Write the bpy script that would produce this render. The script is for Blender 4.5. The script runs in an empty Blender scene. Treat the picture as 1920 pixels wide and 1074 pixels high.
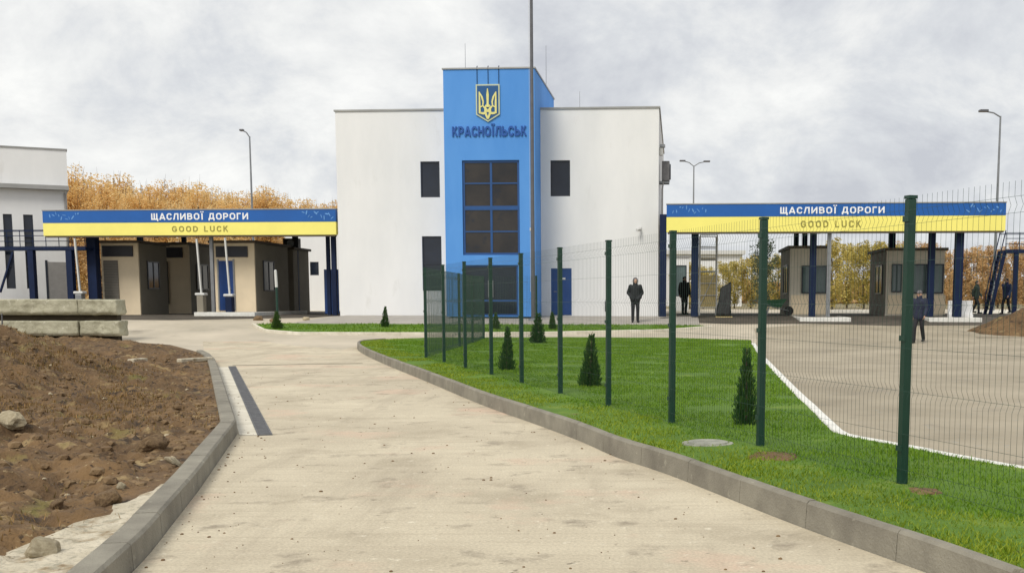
import bpy, bmesh, math, random
import numpy as np
from mathutils import Vector, Matrix, noise

random.seed(7)
R = math.radians
scene = bpy.context.scene
COL = scene.collection

# ------------------------------------------------------------------ camera
FPX, PPX, PPY, HOR, EYE = 2100.0, 1120.0, 800.0, 561.0, 1.5
TH = math.atan((PPY - HOR) / FPX)
cam_d = bpy.data.cameras.new('camera')
cam = bpy.data.objects.new('camera', cam_d)
COL.objects.link(cam)
cam.location = (0, 0, EYE)
cam.rotation_euler = (math.pi / 2 - TH, 0, 0)
cam_d.sensor_width = 36
cam_d.lens = 36 * FPX / 1920
cam_d.shift_x = (960 - PPX) / 1920
cam_d.shift_y = (PPY - 537) / 1920
cam_d.clip_start = 0.1
cam_d.clip_end = 3000
scene.camera = cam

# ------------------------------------------------------------------ light
scene.view_settings.view_transform = 'Standard'
scene.view_settings.look = 'None'
scene.view_settings.gamma = 1
scene.view_settings.use_curve_mapping = False
scene.view_settings.exposure = 0.28
SUN_EL, SUN_AZ = R(48), math.atan2(-0.38, -0.75)      # the sun stands behind the camera, to the left
world = bpy.data.worlds.new('World')
scene.world = world
world.use_nodes = True
nt = world.node_tree
nt.nodes.clear()


def N(tree, typ, **kw):
    n = tree.nodes.new(typ)
    for k, v in kw.items():
        if k in n.inputs.keys() if isinstance(k, str) else False:
            n.inputs[k].default_value = v
        else:
            setattr(n, k, v)
    return n


def build_world():
    L = nt.links.new
    out = N(nt, 'ShaderNodeOutputWorld')
    bg = N(nt, 'ShaderNodeBackground')
    bg.inputs['Strength'].default_value = 0.1
    sky = N(nt, 'ShaderNodeTexSky', sky_type='NISHITA', sun_disc=False)
    sky.sun_elevation = SUN_EL
    sky.sun_rotation = SUN_AZ
    tc = N(nt, 'ShaderNodeTexCoord')
    sep = N(nt, 'ShaderNodeSeparateXYZ')
    L(tc.outputs['Generated'], sep.inputs[0])
    zz = N(nt, 'ShaderNodeMath', operation='MAXIMUM'); zz.inputs[1].default_value = 0.0
    L(sep.outputs['Z'], zz.inputs[0])
    za = N(nt, 'ShaderNodeMath', operation='ADD'); za.inputs[1].default_value = 0.55
    L(zz.outputs[0], za.inputs[0])
    dx = N(nt, 'ShaderNodeMath', operation='DIVIDE'); L(sep.outputs['X'], dx.inputs[0]); L(za.outputs[0], dx.inputs[1])
    dy = N(nt, 'ShaderNodeMath', operation='DIVIDE'); L(sep.outputs['Y'], dy.inputs[0]); L(za.outputs[0], dy.inputs[1])
    cb = N(nt, 'ShaderNodeCombineXYZ'); L(dx.outputs[0], cb.inputs[0]); L(dy.outputs[0], cb.inputs[1])
    n1 = N(nt, 'ShaderNodeTexNoise'); n1.inputs['Scale'].default_value = 4.2; n1.inputs['Detail'].default_value = 11
    n1.inputs['Roughness'].default_value = 0.63; n1.inputs['Distortion'].default_value = 0.25
    L(cb.outputs[0], n1.inputs['Vector'])
    # the cloud is thinner and brighter to the left, thicker low on the right
    mr = N(nt, 'ShaderNodeMapRange'); mr.inputs['From Min'].default_value = -0.5; mr.inputs['From Max'].default_value = 0.42
    mr.inputs['To Min'].default_value = 0.06; mr.inputs['To Max'].default_value = -0.07
    L(sep.outputs['X'], mr.inputs['Value'])
    mz = N(nt, 'ShaderNodeMapRange'); mz.inputs['From Min'].default_value = 0.0; mz.inputs['From Max'].default_value = 0.25
    mz.inputs['To Min'].default_value = -0.04; mz.inputs['To Max'].default_value = 0.03
    L(sep.outputs['Z'], mz.inputs['Value'])
    a1 = N(nt, 'ShaderNodeMath', operation='ADD'); L(n1.outputs['Fac'], a1.inputs[0]); L(mr.outputs[0], a1.inputs[1])
    a2 = N(nt, 'ShaderNodeMath', operation='ADD'); L(a1.outputs[0], a2.inputs[0]); L(mz.outputs[0], a2.inputs[1])
    cr = N(nt, 'ShaderNodeValToRGB')
    e = cr.color_ramp.elements
    e[0].position = 0.31; e[0].color = (0.48, 0.495, 0.535, 1)
    e[1].position = 0.65; e[1].color = (0.82, 0.82, 0.80, 1)
    k = cr.color_ramp.elements.new(0.45); k.color = (0.605, 0.62, 0.64, 1)
    k = cr.color_ramp.elements.new(0.54); k.color = (0.715, 0.72, 0.715, 1)
    L(a2.outputs[0], cr.inputs[0])
    mul = N(nt, 'ShaderNodeMix', data_type='RGBA', blend_type='MULTIPLY')
    mul.inputs[0].default_value = 1
    L(cr.outputs[0], mul.inputs[6]); mul.inputs[7].default_value = (10.0, 10.0, 10.0, 1)
    mix = N(nt, 'ShaderNodeMix', data_type='RGBA')
    mix.inputs[0].default_value = 0.96
    L(sky.outputs[0], mix.inputs[6]); L(mul.outputs[2], mix.inputs[7])
    L(mix.outputs[2], bg.inputs['Color'])
    L(bg.outputs[0], out.inputs[0])


build_world()
sun_d = bpy.data.lights.new('sun', 'SUN')
sun = bpy.data.objects.new('sun', sun_d)
COL.objects.link(sun)
sun_d.energy = 2.0
sun_d.angle = R(24)
sun_d.color = (1.0, 0.95, 0.86)
sd = Vector((math.sin(SUN_AZ) * math.cos(SUN_EL), math.cos(SUN_AZ) * math.cos(SUN_EL), math.sin(SUN_EL)))
sun.rotation_euler = sd.to_track_quat('Z', 'Y').to_euler()
sun.location = sd * 40

# ------------------------------------------------------------------ measuring helpers
FW = Vector((0, math.cos(TH), -math.sin(TH)))
UP = Vector((0, math.sin(TH), math.cos(TH)))


def ray(u, v):
    return Vector((1, 0, 0)) * ((u - PPX) / FPX) + FW + UP * (-(v - PPY) / FPX)


def P(u, v, Y):
    d = ray(u, v)
    return Vector((0, 0, EYE)) + d * (Y / d.y)


def smooth(a, b, x):
    t = min(1, max(0, (x - a) / (b - a)))
    return t * t * (3 - 2 * t)


def gz(Y):
    return 0.78 * smooth(36, 50, Y)


def G(u, v, h=0.0):
    """ground point seen at a pixel; the ground climbs gently from 36 m to 50 m"""
    lo, hi = 2.0, 400.0
    for _ in range(60):
        m = (lo + hi) / 2
        if P(u, v, m).z > gz(m) + h:
            lo = m
        else:
            hi = m
    return P(u, v, lo)


ANG = math.atan(150 / FPX)                     # the building line is turned a little to the camera
EX = Vector((math.cos(ANG), -math.sin(ANG), 0))
EY = Vector((math.sin(ANG), math.cos(ANG), 0))
FO = P(638, 590, 49.3)
FO.z = 0.78


def fac(u, v, depth=0.0):
    """pixel -> (s, z) in the plane parallel to the facade, depth metres behind it (z above the plaza)"""
    d = ray(u, v)
    o = Vector((0, 0, EYE))
    t = (depth - (o - FO).dot(EY)) / d.dot(EY)
    p = o + d * t
    return (p - FO).dot(EX), p.z - FO.z


def fr(u0, v0, u1, v1, depth=0.0):
    s0, z1 = fac(u0, v0, depth)
    s1, z0 = fac(u1, v1, depth)
    return s0, s1, z0, z1


def fw(s, d, z=0.0):
    return FO + EX * s + EY * d + Vector((0, 0, z))


# ------------------------------------------------------------------ object helpers
def tag(o, label=None, cat=None, group=None, kind=None):
    if label: o['label'] = label
    if cat: o['category'] = cat
    if group: o['group'] = group
    if kind: o['kind'] = kind
    return o


def empty(name, loc, rz=0.0):
    o = bpy.data.objects.new(name, None)
    o.empty_display_size = 0.2
    COL.objects.link(o)
    o.location = loc
    o.rotation_euler = (0, 0, rz)
    return o


def thing(name, label, cat, loc, rz=0.0, group=None):
    return tag(empty(name, loc, rz), label, cat, group)


def fthing(name, label, cat, s, d, z=0.0, group=None):
    return thing(name, label, cat, fw(s, d, z), -ANG, group)


def link_mesh(name, me, mat, parent=None, loc=None):
    o = bpy.data.objects.new(name, me)
    if mat is not None and len(me.materials) == 0:
        me.materials.append(mat)
    COL.objects.link(o)
    if parent is not None:
        o.parent = parent
    if loc is not None:
        o.location = loc
    return o


class MB:
    def __init__(s):
        s.bm = bmesh.new()

    def quad(s, pts):
        return s.bm.faces.new([s.bm.verts.new(p) for p in pts])

    def box(s, x0, x1, y0, y1, z0, z1):
        v = [s.bm.verts.new(p) for p in ((x0, y0, z0), (x1, y0, z0), (x1, y1, z0), (x0, y1, z0),
                                         (x0, y0, z1), (x1, y0, z1), (x1, y1, z1), (x0, y1, z1))]
        for f in ((3, 2, 1, 0), (4, 5, 6, 7), (0, 1, 5, 4), (1, 2, 6, 5), (2, 3, 7, 6), (3, 0, 4, 7)):
            s.bm.faces.new([v[i] for i in f])
        return s

    def tube(s, p, q, r0, r1=None, n=10, cap=True):
        p, q = Vector(p), Vector(q)
        r1 = r0 if r1 is None else r1
        d = (q - p)
        if d.length < 1e-6: return s
        d.normalize()
        a = d.orthogonal().normalized()
        b = d.cross(a)
        A, B = [], []
        for i in range(n):
            t = 2 * math.pi * i / n + math.pi / n
            w = a * math.cos(t) + b * math.sin(t)
            A.append(s.bm.verts.new(p + w * r0)); B.append(s.bm.verts.new(q + w * r1))
        for i in range(n):
            j = (i + 1) % n
            s.bm.faces.new((A[i], A[j], B[j], B[i]))
        if cap:
            s.bm.faces.new(A[::-1]); s.bm.faces.new(B)
        return s

    def bar(s, p, q, w, h):
        """rectangular bar between two points; w across, h upright"""
        p, q = Vector(p), Vector(q)
        d = (q - p).normalized()
        up = Vector((0, 0, 1))
        if abs(d.dot(up)) > 0.99: up = Vector((0, 1, 0))
        a = d.cross(up).normalized() * (w / 2)
        b = a.cross(d).normalized() * (h / 2)
        v = [s.bm.verts.new(x) for x in (p - a - b, p + a - b, p + a + b, p - a + b, q - a - b, q + a - b, q + a + b, q - a + b)]
        for f in ((0, 1, 2, 3), (7, 6, 5, 4), (4, 5, 1, 0), (5, 6, 2, 1), (6, 7, 3, 2), (7, 4, 0, 3)):
            s.bm.faces.new([v[i] for i in f])
        return s

    def path(s, pts, r, n=8):
        for a, b in zip(pts, pts[1:]): s.tube(a, b, r, r, n)
        return s

    def ball(s, c, r, sc=(1, 1, 1), u=14, v=9):
        m = Matrix.Translation(c) @ Matrix.Diagonal((r * sc[0], r * sc[1], r * sc[2], 1))
        bmesh.ops.create_uvsphere(s.bm, u_segments=u, v_segments=v, radius=1, matrix=m)
        return s

    def prism(s, pts, y0, y1):
        """polygon in x,z extruded along y"""
        A = [s.bm.verts.new((x, y0, z)) for x, z in pts]
        B = [s.bm.verts.new((x, y1, z)) for x, z in pts]
        s.bm.faces.new(A); s.bm.faces.new(B[::-1])
        n = len(pts)
        for i in range(n):
            j = (i + 1) % n
            s.bm.faces.new((A[j], A[i], B[i], B[j]))
        return s

    def mesh(s, name, smooth=False, fix=True):
        if fix: bmesh.ops.recalc_face_normals(s.bm, faces=s.bm.faces[:])
        me = bpy.data.meshes.new(name)
        s.bm.to_mesh(me); s.bm.free()
        if smooth:
            me.polygons.foreach_set('use_smooth', [True] * len(me.polygons))
        return me

    def build(s, name, mat, parent=None, bevel=0.0, smooth=False, loc=None):
        o = link_mesh(name, s.mesh(name, smooth), mat, parent, loc)
        if bevel:
            b = o.modifiers.new('bevel', 'BEVEL'); b.width = bevel; b.segments = 2; b.limit_method = 'ANGLE'
        return o


def evaluated(me, setup):
    """run modifiers on a temporary object and give back the resulting mesh"""
    o = bpy.data.objects.new('temp', me)
    COL.objects.link(o)
    setup(o)
    bpy.context.view_layer.update()
    dg = bpy.context.evaluated_depsgraph_get()
    r = bpy.data.meshes.new_from_object(o.evaluated_get(dg))
    bpy.data.objects.remove(o)
    return r


def copy_tree(o, parent=None):
    c = o.copy()
    COL.objects.link(c)
    if parent is not None: c.parent = parent
    for ch in [x for x in o.children]: copy_tree(ch, c)
    return c


# ------------------------------------------------------------------ materials
def rgb(r, g, b):
    f = lambda c: (c / 255 / 12.92) if c / 255 <= 0.04045 else ((c / 255 + 0.055) / 1.055) ** 2.4
    return (f(r), f(g), f(b), 1)


def mat(name, c, rough=0.7, var=0.12, scale=3.0, bump=0.0, bscale=40.0, metal=0.0, c2=None, spots=None, spec=0.5,
        stretch=(1, 1, 1), coords='Object', detail=6):
    m = bpy.data.materials.new(name)
    m.use_nodes = True
    t = m.node_tree
    L = t.links.new
    b = t.nodes['Principled BSDF']
    b.inputs['Roughness'].default_value = rough
    b.inputs['Metallic'].default_value = metal
    b.inputs['Specular IOR Level'].default_value = spec
    c = tuple(c[:3]) + (1,)
    tc = t.nodes.new('ShaderNodeTexCoord')
    mp = t.nodes.new('ShaderNodeMapping')
    mp.inputs['Scale'].default_value = stretch
    L(tc.outputs[coords], mp.inputs[0])
    n = t.nodes.new('ShaderNodeTexNoise')
    n.inputs['Scale'].default_value = scale; n.inputs['Detail'].default_value = detail; n.inputs['Roughness'].default_value = 0.62
    L(mp.outputs[0], n.inputs['Vector'])
    r = t.nodes.new('ShaderNodeValToRGB')
    lo = tuple(x * (1 - var) for x in c[:3]) + (1,)
    hi = tuple(min(1, x * (1 + var)) for x in c[:3]) + (1,)
    if c2 is not None: lo, hi = c, tuple(c2[:3]) + (1,)
    r.color_ramp.elements[0].position = 0.33; r.color_ramp.elements[0].color = lo
    r.color_ramp.elements[1].position = 0.67; r.color_ramp.elements[1].color = hi
    L(n.outputs['Fac'], r.inputs[0])
    last = r.outputs[0]
    if spots:
        for (sc, sp, th, w) in spots:        # colour, scale, threshold, softness
            n2 = t.nodes.new('ShaderNodeTexNoise')
            n2.inputs['Scale'].default_value = sp; n2.inputs['Detail'].default_value = 7; n2.inputs['Roughness'].default_value = 0.65
            L(mp.outputs[0], n2.inputs['Vector'])
            mr = t.nodes.new('ShaderNodeMapRange')
            mr.inputs['From Min'].default_value = th; mr.inputs['From Max'].default_value = th + w
            L(n2.outputs['Fac'], mr.inputs['Value'])
            mx = t.nodes.new('ShaderNodeMix'); mx.data_type = 'RGBA'
            L(mr.outputs[0], mx.inputs[0]); L(last, mx.inputs[6]); mx.inputs[7].default_value = tuple(sc[:3]) + (1,)
            last = mx.outputs[2]
    L(last, b.inputs['Base Color'])
    if bump:
        n3 = t.nodes.new('ShaderNodeTexNoise')
        n3.inputs['Scale'].default_value = bscale; n3.inputs['Detail'].default_value = 5
        L(mp.outputs[0], n3.inputs['Vector'])
        bp = t.nodes.new('ShaderNodeBump')
        bp.inputs['Strength'].default_value = bump; bp.inputs['Distance'].default_value = 0.03
        L(n3.outputs['Fac'], bp.inputs['Height']); L(bp.outputs[0], b.inputs['Normal'])
    return m


def leaf_mat(name, stops, trans=0.25, rough=0.6):
    """each leaf face takes its own tone from the list of (position, colour)"""
    m = bpy.data.materials.new(name)
    m.use_nodes = True
    t = m.node_tree
    L = t.links.new
    b = t.nodes['Principled BSDF']
    b.inputs['Roughness'].default_value = rough
    b.inputs['Specular IOR Level'].default_value = 0.25
    g = t.nodes.new('ShaderNodeNewGeometry')
    tc = t.nodes.new('ShaderNodeTexCoord')
    n = t.nodes.new('ShaderNodeTexNoise'); n.inputs['Scale'].default_value = 0.9; n.inputs['Detail'].default_value = 3
    L(tc.outputs['Object'], n.inputs['Vector'])
    oi = t.nodes.new('ShaderNodeObjectInfo')
    a = t.nodes.new('ShaderNodeMath'); a.operation = 'MULTIPLY'; a.inputs[1].default_value = 0.45
    L(g.outputs['Random Per Island'], a.inputs[0])
    a2 = t.nodes.new('ShaderNodeMath'); a2.operation = 'MULTIPLY_ADD'; a2.inputs[1].default_value = 0.5
    L(n.outputs['Fac'], a2.inputs[0]); L(a.outputs[0], a2.inputs[2])
    a3 = t.nodes.new('ShaderNodeMath'); a3.operation = 'MULTIPLY_ADD'; a3.inputs[1].default_value = 0.25
    L(oi.outputs['Random'], a3.inputs[0]); L(a2.outputs[0], a3.inputs[2])
    r = t.nodes.new('ShaderNodeValToRGB')
    els = r.color_ramp.elements
    while len(els) < len(stops): els.new(0.5)
    for e, (p, c) in zip(els, stops): e.position = p; e.color = tuple(c) + (1,)
    L(a3.outputs[0], r.inputs[0]); L(r.outputs[0], b.inputs['Base Color'])
    if trans:
        tr = t.nodes.new('ShaderNodeBsdfTranslucent'); L(r.outputs[0], tr.inputs[0])
        mx = t.nodes.new('ShaderNodeMixShader'); mx.inputs[0].default_value = trans
        L(b.outputs[0], mx.inputs[1]); L(tr.outputs[0], mx.inputs[2])
        L(mx.outputs[0], t.nodes['Material Output'].inputs[0])
    return m


def road_mat():
    m = mat('road_concrete', (0.445, 0.385, 0.282), 0.9, scale=0.35, c2=(0.61, 0.54, 0.402), bump=0.25, bscale=55,
            spots=[((0.37, 0.315, 0.225), 0.8, 0.53, 0.18), ((0.56, 0.42, 0.31), 0.45, 0.55, 0.1),
                   ((0.29, 0.245, 0.18), 2.1, 0.57, 0.12), ((0.21, 0.175, 0.125), 5.0, 0.65, 0.05),
                   ((0.25, 0.205, 0.15), 3.2, 0.66, 0.05), ((0.66, 0.60, 0.47), 9.0, 0.6, 0.1)])
    t = m.node_tree
    L = t.links.new
    b = t.nodes['Principled BSDF']
    src = b.inputs['Base Color'].links[0].from_socket
    tc = t.nodes.new('ShaderNodeTexCoord')
    mp = t.nodes.new('ShaderNodeMapping'); mp.inputs['Scale'].default_value = (0.7, 16, 1); mp.inputs['Rotation'].default_value = (0, 0, 0.06)
    L(tc.outputs['Object'], mp.inputs[0])
    n = t.nodes.new('ShaderNodeTexNoise'); n.inputs['Scale'].default_value = 1.0; n.inputs['Detail'].default_value = 4
    L(mp.outputs[0], n.inputs['Vector'])
    mr = t.nodes.new('ShaderNodeMapRange'); mr.inputs['From Min'].default_value = 0.5; mr.inputs['From Max'].default_value = 0.72
    mr.inputs['To Max'].default_value = 0.55
    L(n.outputs['Fac'], mr.inputs['Value'])
    mx = t.nodes.new('ShaderNodeMix'); mx.data_type = 'RGBA'
    L(mr.outputs[0], mx.inputs[0]); L(src, mx.inputs[6]); mx.inputs[7].default_value = (0.42, 0.36, 0.26, 1)
    mp3 = t.nodes.new('ShaderNodeMapping'); mp3.inputs['Scale'].default_value = (1.5, 0.16, 1); mp3.inputs['Rotation'].default_value = (0, 0, -0.12)
    L(tc.outputs['Object'], mp3.inputs[0])
    n5 = t.nodes.new('ShaderNodeTexNoise'); n5.inputs['Scale'].default_value = 1.0; n5.inputs['Detail'].default_value = 8; n5.inputs['Roughness'].default_value = 0.7
    L(mp3.outputs[0], n5.inputs['Vector'])
    mr5 = t.nodes.new('ShaderNodeMapRange'); mr5.inputs['From Min'].default_value = 0.52; mr5.inputs['From Max'].default_value = 0.74; mr5.inputs['To Max'].default_value = 0.6
    L(n5.outputs['Fac'], mr5.inputs['Value'])
    mx5 = t.nodes.new('ShaderNodeMix'); mx5.data_type = 'RGBA'
    L(mr5.outputs[0], mx5.inputs[0]); L(mx.outputs[2], mx5.inputs[6]); mx5.inputs[7].default_value = (0.30, 0.25, 0.18, 1)
    mx = mx5
    n2 = t.nodes.new('ShaderNodeTexNoise'); n2.inputs['Scale'].default_value = 48; n2.inputs['Detail'].default_value = 2
    L(tc.outputs['Object'], n2.inputs['Vector'])
    mr2 = t.nodes.new('ShaderNodeMapRange'); mr2.inputs['From Min'].default_value = 0.3; mr2.inputs['From Max'].default_value = 0.7
    mr2.inputs['To Min'].default_value = 0.86; mr2.inputs['To Max'].default_value = 1.12
    L(n2.outputs['Fac'], mr2.inputs['Value'])
    mx2 = t.nodes.new('ShaderNodeMix'); mx2.data_type = 'RGBA'; mx2.blend_type = 'MULTIPLY'; mx2.inputs[0].default_value = 1
    L(mx.outputs[2], mx2.inputs[6]); L(mr2.outputs[0], mx2.inputs[7])
    L(mx2.outputs[2], b.inputs['Base Color'])
    return m


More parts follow.
